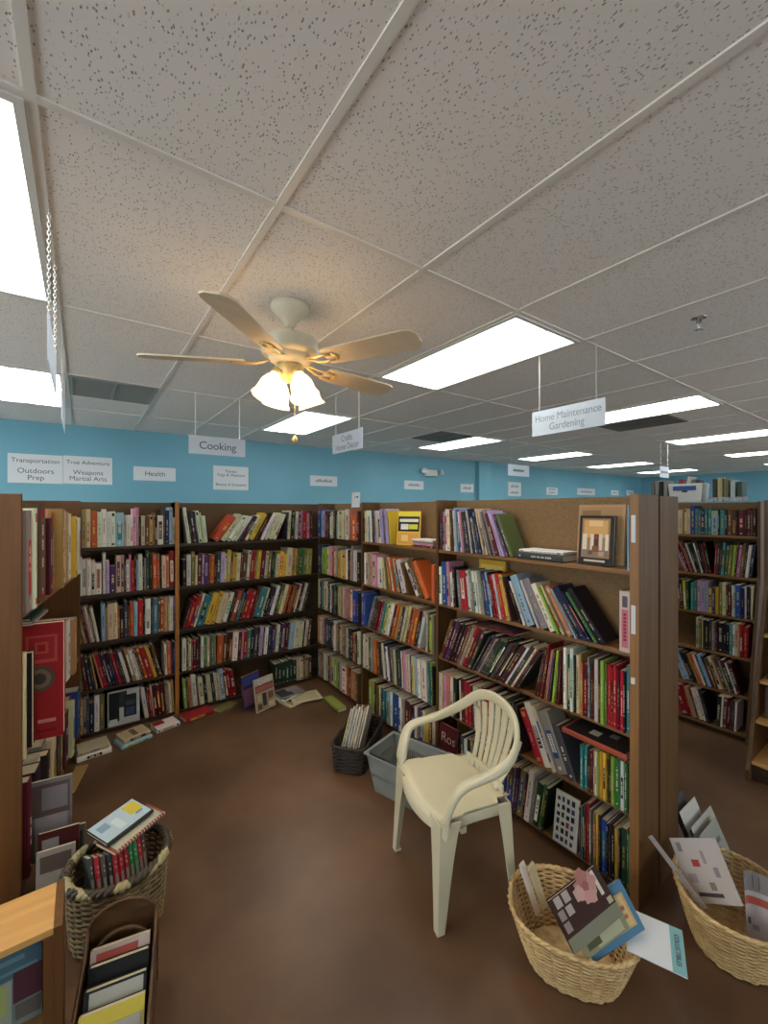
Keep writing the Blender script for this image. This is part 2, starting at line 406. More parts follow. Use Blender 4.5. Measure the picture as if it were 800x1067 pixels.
# sprinkler head
def Zp(px, py, z):
    a = (px-CX)/F; d = F*(z-CZ)/(CY-py); return Vector((d*(FW[0]+a*RT[0]), d*(FW[1]+a*RT[1]), z))
def Pp(x, y, z):
    f = x*FW[0]+y*FW[1]; r = x*RT[0]+y*RT[1]; return (CX+F*r/f, CY-F*(z-CZ)/f, f)
p = Zp(728, 331, CH)
t = thing('fire_sprinkler', 'chrome fire sprinkler head in the ceiling tile', 'sprinkler', loc=p)
m = MB(); m.lathe([(.036, 0), (.036, -.004), (.026, -.008), (.012, -.01), (.012, -.028)], 20); fix_normals(m.build('escutcheon', M_CHROME, t, True, attr=False))
m = MB(); m.tube([(-.014, 0, -.026), (-.018, 0, -.045), (0, 0, -.06)], .003); m.tube([(.014, 0, -.026), (.018, 0, -.045), (0, 0, -.06)], .003); m.tube([(0, 0, -.028), (0, 0, -.058)], .0025)
m.build('sprinkler_yoke', M_CHROME, t, True, attr=False)
m = MB(); m.lathe([(.002, -.059), (.022, -.061), (.022, -.064), (.002, -.065)], 16); fix_normals(m.build('deflector', M_CHROME, t, True, attr=False))

# ------------------------------------------------------------------ ceiling fan
t = thing('ceiling_fan', 'cream five-blade ceiling fan with four lit glass shades', 'ceiling fan', loc=(.803, 1.887, CH))
t.rotation_euler = (0, 0, 0)
m = MB(); m.lathe([(.02, -.001), (.084, -.001), (.09, -.012), (.088, -.024), (.07, -.045), (.05, -.066), (.032, -.08), (.028, -.1), (.022, -.105), (.018, -.11)], 32); fix_normals(m.build('canopy', M_FAN, t, True, attr=False))
m = MB(); m.lathe([(.011, -.07), (.011, -.16)], 16); fix_normals(m.build('downrod', M_FAN, t, True, attr=False))
m = MB(); DZ = Matrix.Translation((0, 0, -.026)); m.lathe([(.02, -.125), (.05, -.128), (.1, -.136), (.132, -.146), (.135, -.16), (.135, -.20), (.13, -.212), (.112, -.22), (.104, -.222), (.1, -.24), (.075, -.256), (.06, -.262)], 40, M=DZ); soft(fix_normals(m.build('motor_housing', M_FAN, t, True, attr=False)), 50)
m = MB(); m.lathe([(.058, -.262), (.062, -.275), (.062, -.315), (.055, -.33), (.04, -.338), (.02, -.34)], 32, M=DZ); fix_normals(m.build('switch_housing', M_BRASS, t, True, attr=False))
base = math.atan2(RT[1], RT[0])           # angle of the camera's right-hand direction
for k in range(5):
    A = base + math.radians(-27 + 72*k)
    b = MB(); L0, L1 = .205, .665; pts = []
    prof = [(L0, .052), (L0+.03, .058), (.4, .064), (.55, .069), (.62, .068), (.648, .058), (L1, .03)]
    top = prof + [(x, -y) for x, y in reversed(prof)]
    R = Matrix.Rotation(A, 4, 'Z') @ Matrix.Translation((0, 0, -.28)) @ Matrix.Rotation(math.radians(-12), 4, 'X')
    b.prism(top, -.004, .004, M=R); bo = fix_normals(b.build('blade', M_BLADE, t, attr=False))
    ir = MB()
    ir.tube([(.085, 0, .016), (.12, .012, .004), (.16, .02, -.008), (.2, .026, -.008), (.25, .02, -.0075)], .008, 6, flat=(.009, .004, (0, 0, 1)), M=R)
    ir.tube([(.085, 0, .016), (.12, -.012, .004), (.16, -.02, -.008), (.2, -.026, -.008), (.25, -.02, -.0075)], .008, 6, flat=(.009, .004, (0, 0, 1)), M=R)
    ir.tube([(.25, .026, -.0075), (.27, 0, -.0075), (.25, -.026, -.0075)], .008, 6, flat=(.009, .004, (0, 0, 1)), M=R)
    ir.build('blade_iron', M_BRASS, bo, True, attr=False)
for k in range(4):
    A = base + math.radians(-90 + 45 + 90*k)
    R = Matrix.Rotation(A, 4, 'Z') @ Matrix.Translation((.074, 0, -.344)) @ Matrix.Rotation(math.radians(-24), 4, 'Y')
    s = MB(); s.lathe([(.022, 0), (.026, -.012), (.038, -.03), (.05, -.055), (.054, -.085), (.058, -.11), (.068, -.128), (.066, -.129), (.055, -.11), (.05, -.085), (.046, -.055), (.034, -.03), (.02, -.012)], 24, M=R, cap=False)
    so = fix_normals(s.build('lamp_shade', M_SHADE, t, True, attr=False))
    u = MB(); u.lathe([(.004, -.015), (.014, -.03), (.024, -.06), (.026, -.078), (.018, -.094), (.004, -.1)], 16, M=R); fix_normals(u.build('bulb', M_BULB, so, True, attr=False))
    a = MB(); a.lathe([(.02, .022), (.024, .012), (.024, -.004), (.02, -.006)], 16, M=R); fix_normals(a.build('lamp_socket', M_BRASS, t, True, attr=False))
m = MB(); m.tube([(.012, -.03, -.36), (.012, -.03, -.625)], .0022, 6); m.lathe([(.003, -.60), (.011, -.61), (.014, -.622), (.009, -.634), (.003, -.637)], 12, M=Matrix.Translation((.012, -.03, -.025)))
fix_normals(m.build('pull_chain', M_BRASS, t, True, attr=False))

# ------------------------------------------------------------------ hanging section signs
def chain(m, x, y, z0, z1):
    z = z1; k = 0
    while z < z0 - .004:
        r = [(.0045*math.cos(a)*(1 if k % 2 else 0), .0045*math.cos(a)*(0 if k % 2 else 1), .009*math.sin(a)) for a in [i*PI/3 for i in range(6)]]
        m.tube([(x+p[0], y+p[1], z+.009+p[2]) for p in r], .0013, 4, closed=True); z += .0135; k += 1
def hang_sign(x, y, along, label, body, size, lines=1, width=.46, sx=1.0, flip=False, dash=False):
    """sign board hung by two chains; along: 'x' board faces -Y, 'y' board faces -X"""
    ang = 0 if along == 'x' else -PI/2
    if flip: ang += PI
    t = thing('hanging_sign', label, 'hanging sign', group=None, M=rotz((x, y, CH), ang))
    zb, zt = -.51, -.357
    b = MB(); b.box((-width/2, -.002, zb), (width/2, .002, zt)); b.build('sign_panel', M_HANG, t, attr=False)
    for sx_ in (-1, 1):
        c = MB(); cx = sx_*width*.39; chain(c, cx, 0, -.012, zt - .006)
        c.build('chain', M_STEEL, t, attr=False)
        h = MB(); h.tube([(cx-.016, 0, -.006), (cx-.01, 0, -.012), (cx, 0, -.016), (cx+.006, 0, -.012), (cx+.004, 0, -.007)], .002, 5); h.build('ceiling_hook', M_STEEL, t, attr=False)
    if body:
        text(t, body, Matrix.Translation((0, -.0026, (zb+zt)/2 - size*.05)) @ UP_FACE, size, M_INK2 if along == 'y' else M_INK, sx=sx)
    if dash:
        d = MB()
        for q in range(7): d.quad([(-.12+q*.034, -.0024, -.45), (-.095+q*.034, -.0024, -.45), (-.095+q*.034, -.0024, -.42), (-.12+q*.034, -.0024, -.42)])
        d.build('lettering', M_INK, t, attr=False)
    return t
hang_sign(.935, 3.72, 'x', 'white hanging sign reading Cooking in front of blue wall', 'Cooking', .088)
hang_sign(1.70, 2.87, 'y', 'white hanging sign reading Crafts Home Decor below ceiling panel', 'Crafts\nHome Decor', .07, sx=.95)
hang_sign(2.33, 1.39, 'y', 'white hanging sign reading Home Maintenance Gardening', 'Home Maintenance\nGardening', .062, sx=.86)
hang_sign(-.088, 1.91, 'y', 'white sign seen edge-on, hung by chains beside the nearest left light panel', '', .07)
hang_sign(-.088, 2.97, 'y', 'farther edge-on sign hung by chains in front of the left light panel', '', .07)
hang_sign(4.84, 3.58, 'x', 'small far hanging sign beside the pillar, its lettering unreadable', '', .07, dash=True)
hang_sign(6.72, 2.52, 'x', 'tiny far hanging sign just above the tall end panel', '', .07, width=.3, dash=True)

# wall signs (px box on the photo turned into a place on the rear wall)
def wall_sign(px0, px1, py0, py1, label, rows, mount=0):
    def at(px):
        a = (px-CX)/F; dx, dy = FW[0]+a*RT[0], FW[1]+a*RT[1]
        tt = 5.9/dy
        for _ in range(8): tt = wall_y(dx*tt)/dy
        return dx*tt, dy*tt, tt
    x0, y0, d0 = at(px0); x1, y1, d1 = at(px1); d = (d0+d1)/2
    zt = CZ+(CY-py0)/F*d; zb = CZ+(CY-py1)/F*d
    ang = math.atan2(y1-y0, x1-x0); W = math.hypot(x1-x0, y1-y0); H = zt-zb
    M = rotz(((x0+x1)/2, (y0+y1)/2, (zt+zb)/2), ang)
    t = thing('wall_sign', label, 'wall sign', M=M)
    b = MB(); b.box((-W/2, -.008, -H/2), (W/2, .0, H/2)); b.build('sign_card', M_SIGN, t, attr=False)
    for (body, size, v) in rows:
        if body == '-':
            m = MB(); n = max(3, int(W*.62/(size*.62))); w = W*.62/n
            for q in range(n):
                xx = -W*.31+q*w; hh = size*(.8 if (q*7) % 3 else .5)
                m.quad([(xx, -.0085, v*H-size*.35), (xx+w*.72, -.0085, v*H-size*.35), (xx+w*.72, -.0085, v*H-size*.35+hh), (xx, -.0085, v*H-size*.35+hh)])
            m.build('lettering', M_INK2, t, attr=False)
        else: text(t, body, Matrix.Translation((0, -.0085, v*H)) @ UP_FACE, size)
    return t
wall_sign(8, 65.5, 473.5, 503.5, 'white wall sign reading Transportation, Outdoors Prep', [('Transportation', .068, .27), ('Outdoors\nPrep', .078, -.2)])
wall_sign(66, 117, 476, 504.5, 'white wall sign reading True Adventure, Weapons Martial Arts', [('True Adventure', .063, .27), ('Weapons\nMartial Arts', .074, -.2)])
wall_sign(139, 183, 487, 501, 'white wall sign reading Health', [('Health', .085, 0)])
wall_sign(222, 258.5, 486, 510.5, 'white wall sign reading Fitness Yoga & Medicine over Beauty & Etiquette', [('Fitness\nYoga & Medicine', .055, .2), ('Beauty & Etiquette', .053, -.28)])
wall_sign(323, 351, 496, 506.5, 'small white wall sign between the Cooking and Crafts signs', [('-', .055, 0)])
wall_sign(421, 441, 501, 510, 'small white wall sign below and before the emergency light', [('-', .055, 0)])
wall_sign(479.5, 493, 504.5, 513, 'small white wall sign next to the blue pillar', [('-', .055, 0)])
wall_sign(529, 542.5, 502.5, 517, 'small squarish white wall sign with two lines of lettering', [('-', .06, .2), ('-', .06, -.25)])
wall_sign(569, 580.5, 508, 515.5, 'small white two-strip wall sign, first beyond the squarish one', [('-', .05, .25), ('-', .05, -.2)])
wall_sign(601, 619.5, 509, 516, 'small wide white wall sign, second beyond the squarish one', [('-', .055, 0)])
wall_sign(636.5, 644, 511, 516, 'tiny white wall sign, third beyond the squarish one', [('-', .05, 0)])
wall_sign(652.5, 659.5, 511, 516, 'tiny white wall sign nearest the end panel top', [('-', .05, 0)])
# emergency light
x0 = 5.17; y0 = wall_y(x0)
t = thing('emergency_light', 'white twin-head emergency light on the blue wall', 'emergency light', M=rotz((x0, y0, 2.42), -.045))
m = MB(); m.box((-.14, -.078, -.05), (.12, -.012, .06)); m.box((-.03, -.012, -.02), (.03, -.003, .02)); bevel(m.build('battery_case', M_TRIMW, t, attr=False), .008)
for s in (-1, 1):
    m = MB(); m.lathe([(.02, 0), (.05, -.06), (.052, -.08), (.05, -.082)], 16, M=Matrix.Translation((s*.17+(-.01 if s < 0 else 0), -.05, .01)) @ Matrix.Rotation(s*.5, 4, 'Z') @ Matrix.Rotation(-PI/2-.3, 4, 'X'))
    fix_normals(m.build('lamp_head', M_TRIMW, t, True, attr=False))

# ------------------------------------------------------------------ bookcases
TH = .021
def unit(name, label, M, W, depth, zs, top, mats, sides=(1, 1), back=True, toe=True, double=0, strip=0, end=False, group='wooden bookcases', profile=None):
    """open bookcase in its own frame: x along the shelf, y into the shelf, z up"""
    wz, wx, wb = mats
    t = thing('bookcase', label, 'bookcase', M=M, group=group)
    D = double or depth
    for s, on in zip((0, 1), sides):
        if not on: continue
        x0 = -TH if s == 0 else W
        if profile:
            p = MB()
            pts = [(-y, z) for y, z in profile] + [(D, top), (D, 0)]
            vs = [(x0, y, z) for y, z in pts] + [(x0+TH, y, z) for y, z in pts]; n = len(pts)
            p.add(vs, [tuple(range(n)), tuple(reversed(range(n, 2*n)))] + [(i, n+i, n+(i+1) % n, (i+1) % n) for i in range(n)])
            o = fix_normals(p.build('side_panel', wz, t, attr=False))
        elif end and s == 1:
            p = MB(); p.box((x0, -.022, 0), (x0+TH*1.4, depth-.010, top)); p.box((x0, depth+.006, 0), (x0+TH*1.4, D, top-.004)); p.box((x0, depth-.012, 0), (x0+TH*.4, depth+.008, top-.01))
            o = p.build('end_panel', wz, t, attr=False)
            f = MB(); f.box((x0-.006, -.03, 0), (x0+TH*1.4, -.0225, top)); bevel(f.build('face_strip', W_EDGE, t, attr=False), .001)
        else:
            p = MB(); p.box((x0, -.002, 0), (x0+TH, D, top)); o = p.build('side_panel', wz, t, attr=False)
        bevel(o, .0015, 1)
    if strip:
        f = MB(); x0 = W-.004 if strip == 1 else -TH; f.box((x0, -.014, .0), (x0+.032, -.0025, top)); bevel(f.build('face_strip', W_EDGE if strip == 2 else W_OR, t, attr=False), .001)
    for z in zs:
        ex = 0
        if profile:
            for (ya, za), (yb, zb2) in zip(profile, profile[1:]):
                if min(za, zb2) <= z <= max(za, zb2) and za != zb2: ex = ya + (yb-ya)*(z-za)/(zb2-za)
            ex = max(0, ex - .012)
        p = MB(); p.box((.0005, .004-ex, z-TH), (W-.0005, depth-.007, z)); bevel(p.build('shelf', wx, t, attr=False), .001, 1)
    if back:
        p = MB(); p.box((.0005, depth-.006, .02), (W-.0005, depth, top-.003)); p.build('back_panel', wb, t, attr=False)
    if toe:
        e2 = max(0, (profile[0][0]-.02)) if profile else 0
        p = MB(); p.box((.0005, .03-e2, 0), (W-.0005, .045-e2, max(.012, zs[-1]-TH-.001))); p.build('toe_kick', W_DARKSHELF, t, attr=False)
    return t

def fr(origin, S):
    """frame with x along S (horizontal), z up, y = z x S"""
    S = Vector((S[0], S[1], 0)).normalized(); Z = Vector((0, 0, 1)); return frame(origin, S, Z.cross(S), Z)
RX = 1.985                                     # front plane of the aisle row
ZR = [1.472, 1.107, .744, .390, .045]
ZB = [1.455, 1.09, .722, .357, .03]
TOP = 1.812
MR = fr((RX, 3.93, 0), (0, -1))               # s = 3.93 - Y
MB_ = fr((-.56, 3.93, 0), (1, 0))             # s = X + .56
LS = Vector((.134, .991, 0)).normalized()
ML = fr((-.215, 2.36, 0), LS)
def sub(M, s): return M @ Matrix.Translation((s, 0, 0))
# post positions along each run
R_S = [0.0, 3.93-3.085, 3.93-2.125, 3.93-.862]
B_S = [0.0, 1.222, 2.54]
wm = (W_Z, W_X, W_BACK)
W_BACKD = mat('shaded_hardboard_back', rough=.7); noise_col(W_BACKD, 60, lin('#4f3b24'), lin('#634b2e'), (1, 1, 3), .3, .7, 3)  # hardboard copy with the shade above the back-row books in its colour
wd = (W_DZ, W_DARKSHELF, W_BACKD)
U = {}
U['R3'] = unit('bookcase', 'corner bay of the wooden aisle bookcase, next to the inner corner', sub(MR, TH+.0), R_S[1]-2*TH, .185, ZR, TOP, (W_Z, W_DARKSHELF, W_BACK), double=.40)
U['R2'] = unit('bookcase', 'middle bay of the wooden aisle bookcase, behind the grey shopping basket', sub(MR, R_S[1]+TH*.0+.001), R_S[2]-R_S[1]-TH*1-.001, .185, ZR, TOP, (W_Z, W_X, W_BACK), double=.40, sides=(0, 0))
U['R1'] = unit('bookcase', 'tall aisle bookcase bay with wide end panel, behind the white chair', sub(MR, R_S[2]+.0), R_S[3]-R_S[2], .185, ZR, TOP, (W_Z, W_X, W_BACK), double=.40, end=True)
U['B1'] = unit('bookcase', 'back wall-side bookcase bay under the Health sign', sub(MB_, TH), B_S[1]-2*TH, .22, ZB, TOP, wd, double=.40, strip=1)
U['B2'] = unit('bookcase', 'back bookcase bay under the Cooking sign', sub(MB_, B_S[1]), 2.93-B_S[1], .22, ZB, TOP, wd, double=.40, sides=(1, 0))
ZL = [1.29, .66, .14]
U['L'] = unit('bookcase', 'bookcase cut by the left edge, holding oversized books', sub(ML, TH), 1.46, .30, ZL, TOP, (W_DZ, W_X, W_BACK))
ZG = [1.535, 1.205, .89, .60, .325, .06]
MG = fr((4.3, 2.3, 0), (0, -1))
prof = [(.31, 0), (.29, .10), (.0, 1.22), (0, TOP)]
U['G'] = unit('bookcase', 'far flared bookcase seen past the end panel, white tub on top', sub(MG, 0), 1.335, .26, ZG, TOP, (W_Z, W_X, W_BACK), profile=prof)
MH = fr((3.90, .838, 0), (0, -1))
prof2 = [(.43, 0), (.43, .07), (.41, .10), (.0, 1.22), (0, TOP)]
U['H'] = unit('bookcase', 'flared wooden rack at the right edge, mostly outside the picture', sub(MH, TH), 1.2, .24, [1.535, 1.205, .89, .60, .36, .12], TOP, (W_Z, W_TOP, W_BACK), profile=prof2)
# extra board faces at the dividers that stand above the books, and price stickers on the end strip
for z0, z1 in ((1.60, 1.72), (1.20, 1.325)):
    p = MB(); p.box((R_S[3]-R_S[2]+.0, -.0305, z0), (R_S[3]-R_S[2]+.018, -.0302, z1)); p.build('shelf_sticker', M_SIGN, U['R1'], attr=False)
p = MB(); p.box((R_S[3]-R_S[2]+.004, -.042, .985), (R_S[3]-R_S[2]+.018, -.0305, 1.01)); p.build('shelf_clip', M_TRIMW, U['R1'], attr=False)

# ------------------------------------------------------------------ shelved books
def s_of(px, run):
    a = (px-CX)/F; dx, dy = FW[0]+a*RT[0], FW[1]+a*RT[1]
    if run == 'R': return 3.93 - RX*dy/dx
    if run == 'B': return 3.93*dx/dy + .56
    if run == 'G': return 2.3 - 4.28*dy/dx
FR = dict(R=MR, B=MB_, L=ML, G=MG)
SPECS = []
def parse(tok):
    code = tok[0]; rest = tok[1:]; hm = 1.0; tw = 1.0; H = None
    if '@' in rest: rest, hh = rest.split('@'); H = float(hh)/100
    while rest and rest[-1] in '+-=':
        hm *= {'+': 1.1, '-': .88, '=': .78}[rest[-1]]; rest = rest[:-1]
    if rest: tw = float(rest)
    return code, tw, hm, H
LIM = dict(R1=(R_S[2], R_S[3]), R2=(R_S[1]+.002, R_S[2]-TH), R3=(TH+.001, R_S[1]-TH), B1=(TH, B_S[1]-TH), B2=(B_S[1], B_S[2]-.018), L=(TH, TH+1.46), G=(.0, 1.335))
def row(run, bay, shelf, z, H, segs, lim=None, units='px', ex=0):
    """segs: (start, end, tilt0, tilt1, 'tokens'); tilt>0 leans towards larger s"""
    n = len(segs)
    for si, (a, b, t0, t1, toks) in enumerate(segs):
        s0, s1 = (s_of(a, run), s_of(b, run)) if units == 'px' else (a, b)
        L = [parse(x) for x in toks.split()]
        hs = [(h if h else H*hm*rnd.uniform(.94, 1.04)) for _, _, hm, h in L]
        K = len(L)
        th = [math.radians(t0 + (t1-t0)*(k/(K-1) if K > 1 else 0)) for k in range(K)]
        nxt = segs[si+1][2] if si+1 < n else 0
        prv = segs[si-1][3] if si > 0 else 0
        lo, hi = LIM[bay]; s0 = max(s0, lo+.0015); s1 = min(s1, hi-.0015)
        if th[-1] > 0: s1 -= hs[-1]*max(0, math.sin(th[-1]) - math.sin(math.radians(max(nxt, 0))))
        if th[0] < 0: s0 += hs[0]*max(0, math.sin(-th[0]) - math.sin(math.radians(max(-prv, 0))))
        # extra wedge gaps where the lean relaxes
        ext = [0]*K
        for k in range(1, K):
            if th[k-1] > 0 and th[k] < th[k-1]: ext[k] += hs[k-1]*(math.sin(th[k-1])-math.cos(th[k-1])*math.tan(max(th[k], 0)))+.0008
            if th[k] < 0 and th[k] < th[k-1]: ext[k] += hs[k]*(math.sin(-th[k])-math.cos(th[k])*math.tan(max(-th[k-1], 0)))+.0008
        gap = .0011
        avail = (s1-s0) - sum(ext) - gap*K
        wsum = sum(w*rnd_w/math.cos(t) for (_, w, _, _), t, rnd_w in zip(L, th, [1]*K))
        u = avail/wsum
        if u < .004: print('TIGHT', bay, shelf, si, u); u = .004
        s = s0
        for k, (c, w, _, _) in enumerate(L):
            t = w*u; base = t/math.cos(th[k]); s += ext[k]
            SPECS.append(dict(run=run, bay=bay, shelf=shelf, z=z, s=s, base=base, t=t, h=hs[k], th=th[k], c=c, ex=ex))
            s += base + gap

# aisle row, bay next to the chair (R1)
z = ZR
row('R', 'R1', 0, z[0], .275, [(459.5, 473, 0, -2, 'm g w c n'), (474, 509, -4, -15, 'w l+ b w p h v2 c v g- v v c c'), (511, 536, -17, -24, 'g g m2 x x u q2'), (655.5, 664, 0, 0, 'l2+ g2+')])
row('R', 'R1', 1, z[1], .262, [(459, 477, -1, -4, 'w b2+ p+ w- k'), (479, 500, -6, -9, 'g r2 w g w'), (501, 535, -9, -14, 'w g2 h b2 l k r r w r2 y2 n'), (538, 590, -22, -29, 'k w l3+ w g3+ w2 i c'), (592, 634, -30, -36, 'a3 l h v3+ v e2 k3+')])
row('R', 'R1', 2, z[2], .288, [(459, 492, 21, 25, 'n m u m k m n g r m h'), (493, 556, 30, 32, 'h h2 g h h d h k h h m k h m2 w h2 c m h'), (558, 587, 12, 4, 'm h r m- o p d i2 n m'), (588.5, 664, 0, 0, 'w2+ d2 w2+ k c2 t o- m2- g g- m- k- w2 m i2 q r2 r r2 m r2 k s2+ r-')])
row('R', 'R1', 3, z[3], .265, [(459, 478, 0, 0, 'c p a w k'), (479, 545, -2, -6, 'w m2 r2 r m w c c o m r2 h h2 h n h g h h h h'), (547, 603, -25, -22, 'r2@27 w2@32 c@32 g3@30 h2'), (606, 664, 0, 0, 's2@21 s2@21 k@20 m@20 m@20 a@21 w@21 i@21 y2@22 y2@22 n@20 k@21 i2@22 e3@22 w2@22 e2@22 g2@22')])
row('R', 'R1', 4, z[4], .255, [(481, 521, -3, 2, 'h w k g h k n m h v v'), (522, 574, 5, 9, 'b2 v n2 u m q2 m w2+ g d2 e d'), (604, 664, 0, 0, 'h s k n+ r2+ g h q2 y h b3 k h k2 y2 k d3 e g2')])
# middle bay (R2)
row('R', 'R2', 0, z[0], .262, [(381, 393, -1, -4, 'c w g- w h x'), (394, 409, -5, -9, 'w w2 x2+ h x2+ y')])
row('R', 'R2', 1, z[1], .26, [(380, 399, 0, -2, 'w c g t p2 w w'), (400, 428, -8, -20, 'c q t o w o t2 k w3 n'), (430, 450, -32, -32, 'w2+ n2+ o2+'), (451.5, 455.5, 0, 0, 'o')])
row('R', 'R2', 2, z[2], .28, [(376.5, 382, 0, 0, 'b b'), (383, 444, 21, 15, 'g h m m r s i c w k o t h c c n o o k w'), (445, 455.5, 2, 0, 'c k i2 g')])
row('R', 'R2', 3, z[3], .275, [(379.5, 397, 0, -4, 'w c e g o n'), (398, 412, -8, -9, 'h w v w h g'), (412.5, 455.5, -5, -2, 'c2 h d2+ w r p2 c w k c2 l x w2 g w3 h s i k')])
row('R', 'R2', 4, z[4], .26, [(385, 455.5, 0, 0, 'i2 i m n c h s s l w b3 w g m2 m k w u u c y n c')])
# corner bay (R3)
row('R', 'R3', 0, z[0], .27, [(325.5, 376.5, 0, 0, 'b2 x l p m h k- w- c s h s- w c2 c c w w a o3- m m-')])
row('R', 'R3', 1, z[1], .275, [(325.5, 376.5, 0, 0, 'b2 u i4 w c p o- w- c g y2- c y2- w k t g+ w w k2')])
row('R', 'R3', 2, z[2], .285, [(325.5, 375, 0, 0, 'c k s c c w h w u e k i c t c p g a w b2 v')])
row('R', 'R3', 3, z[3], .275, [(325.5, 376.5, 0, 0, 't c p n h v h v w g n c t g c h k a- m- w')])
row('R', 'R3', 4, z[4], .262, [(325.5, 374, 0, 0, 'g t g w c k t c i2 g c w2- o n a2 n')])
# back bookcase, bay under the Health sign (B1)
z = ZB
row('B', 'B1', 0, z[0], .285, [(69, 185, 0, 0, 'n- o n- w= e2 t2 c2 o3 w2 w2 w2 w2 l4 w- w2- w- p2+ p+ k- c2- n2- t2- n k- w3- h+ v2 l2+ c=')])
row('B', 'B1', 1, z[1], .285, [(69, 106, 0, 0, 'w3 w2 w2 w2 w2 w2- w3-'), (107, 185, 0, -1, 'w2+ x2- u4= c3 p2 m w2- p r2- m l- w3 k- g- h2+ k2 o3 o2 k c3 a2 r4+')])
row('B', 'B1', 2, z[2], .285, [(69, 104, -13, -10, 't4 n t2 m2 p w2 n w2'), (106, 185, -1, 1, 'l2 t- c3 c2 o- k2- h2 n- o2 l2 r3 k- w3 k s3 n o2 t2 g w2 x')])
row('B', 'B1', 3, z[3], .27, [(69, 102, -5, -9, 'r2 m k t2 n m2 v2 k t'), (103, 170, -13, -15, 'a r2 v u k2 v r2 m v w2 k t2 w2 c h o2 r3 y2 k n2'), (172, 185, -2, 0, 'w2 o3 u v2')])
row('B', 'B1', 4, z[4], .27, [(73, 109, 0, 0, 'w- w h- t2 g h v2- w2 q2'), (146, 185, -8, -3, 'w3 k r2- c m2 m3 m2 m g2 c2 t2')])
# bay under the Cooking sign (B2)
row('B', 'B2', 0, z[0], .275, [(190, 217, -8, -6, 'w2+ k h2 v w2 c w2-'), (219, 297, 37, 24, 'o4 c3 w2 w2 w u m2 c2 y3 m2 k w2 w2 c3 w2'), (298, 326, 4, 0, 'h c2 k2 e w2 h2 p r2 r p2 m2')])
row('B', 'B2', 1, z[1], .26, [(190, 256, 0, 4, 'k2- w2 q2+ c m2 p u2 n o2 k h2 x2 w y2+ h y2 c2 m n2'), (256.5, 326, 6, 3, 'w2+ r2 r i y2 m3 c2 q2 k2 e c2- y3 y2- c4+ t2 y n e4 q2 i2 t2')])
row('B', 'B2', 2, z[2], .28, [(190, 325, 17, 16, 'n- r2 r2 w s3 s y3 y2 c3 c w2 k2 o2 n s- k r3 r2 m n s4 c k2 h2 w2 k n2 c2 o2 m o2 n2 w m2 w2 h2')])
row('B', 'B2', 3, z[3], .265, [(190, 225, 0, 0, 'w3 n c2 r m2 m2 k w2 e2 c2 n s2 t'), (226, 326, 3, 7, 'o3 n2 k m2 w3 m2 p r2 s2 k2 h2 k x2 n w2 v2 m2 q w2 k u2 m2 h l3 c3 w c2 k c2 n2')])
row('B', 'B2', 4, z[4], .25, [(190, 247, -4, -8, 'i2 h a2 w3+ n c3 k2 c3 v2 c2 w l3+ m2 r2 r3'), (286, 309, 0, 0, 'd3- d3- d3- d3- d3- d3-'), (309.5, 325, 0, 0, 'c2- c2- q- t2- n2-')])
# bookcase at the left edge (L): s in metres
row('L', 'L', 0, ZL[0], .34, [(.05, 1.40, 0, 0, 'g3@45 w2@46 g3@37 n5@48 m4@41 m3@41 t3@46 o2@44 t2@46 r2@42 y@43 c5@45 t2@44 w5@43 y2@41 r4@42 w3@40')], units='m')
row('L', 'L', 1, ZL[1], .40, [(.024, .078, 0, 0, 'c4@46 w2@45'), (.44, 1.40, 0, 0, 'p3@50 w2@46 c4@42 n3@38 w3@40 r3@36 k2@34 w4@38 t4@36 r5@33 w3@31')], units='m')
row('L', 'L', 2, ZL[2], .36, [(.025, .085, 0, 0, 'm6@42'), (.135, 1.40, 0, 0, 'k3@40 w4@38 k2@36 g3@38 c3@36 k2@33 w3@34 n3@36 m4@32 c3@34 r5@31 b3@33')], units='m')
# far bookcase (G)
z = ZG
row('G', 'G', 0, z[0], .215, [(700, 787, 0, 0, 'c3 c3 t c2 c2 b3+ s2 s2 h2 s2 s2 l4 k s3 k n3 n2 k m4 k m2 n m2')])
row('G', 'G', 1, z[1], .265, [(700, 741, -22, -10, 'p2 m2 a m2 w k2 k w k2 m n k2'), (743, 787, 3, 6, 'r h2 k s2 e2 q2 i2 m p2 n2 k w2 v2')], ex=.015)
row('G', 'G', 2, z[2], .25, [(700, 721, -6, -2, 'm c m k y d'), (722, 786, 0, 0, 's2 s2 p2 x3 x2 y2- h2- y2- q2 c2 n m2 w l b3 v2 w k2 c')], ex=.085)
row('G', 'G', 3, z[3], .245, [(731, 784, 0, 0, 'c2 q2 c h k3 h2 g2 n m k4 k2 k2 s2 w2 c2 t r2 r3')], ex=.155)
row('G', 'G', 4, z[4], .24, [(700, 781, -22, -17, 'm2 m3 l4 h k2 d t o2 w h l2 v n2 c2 t n2 g m2 w m2')], ex=.225)
row('G', 'G', 5, z[5], .235, [(700, 752, -18, -14, 'c w w2 h m r4 r t2 n c2 w h k'), (757, 779, 3, 2, 'k2 w n2 m n h w')], ex=.285)

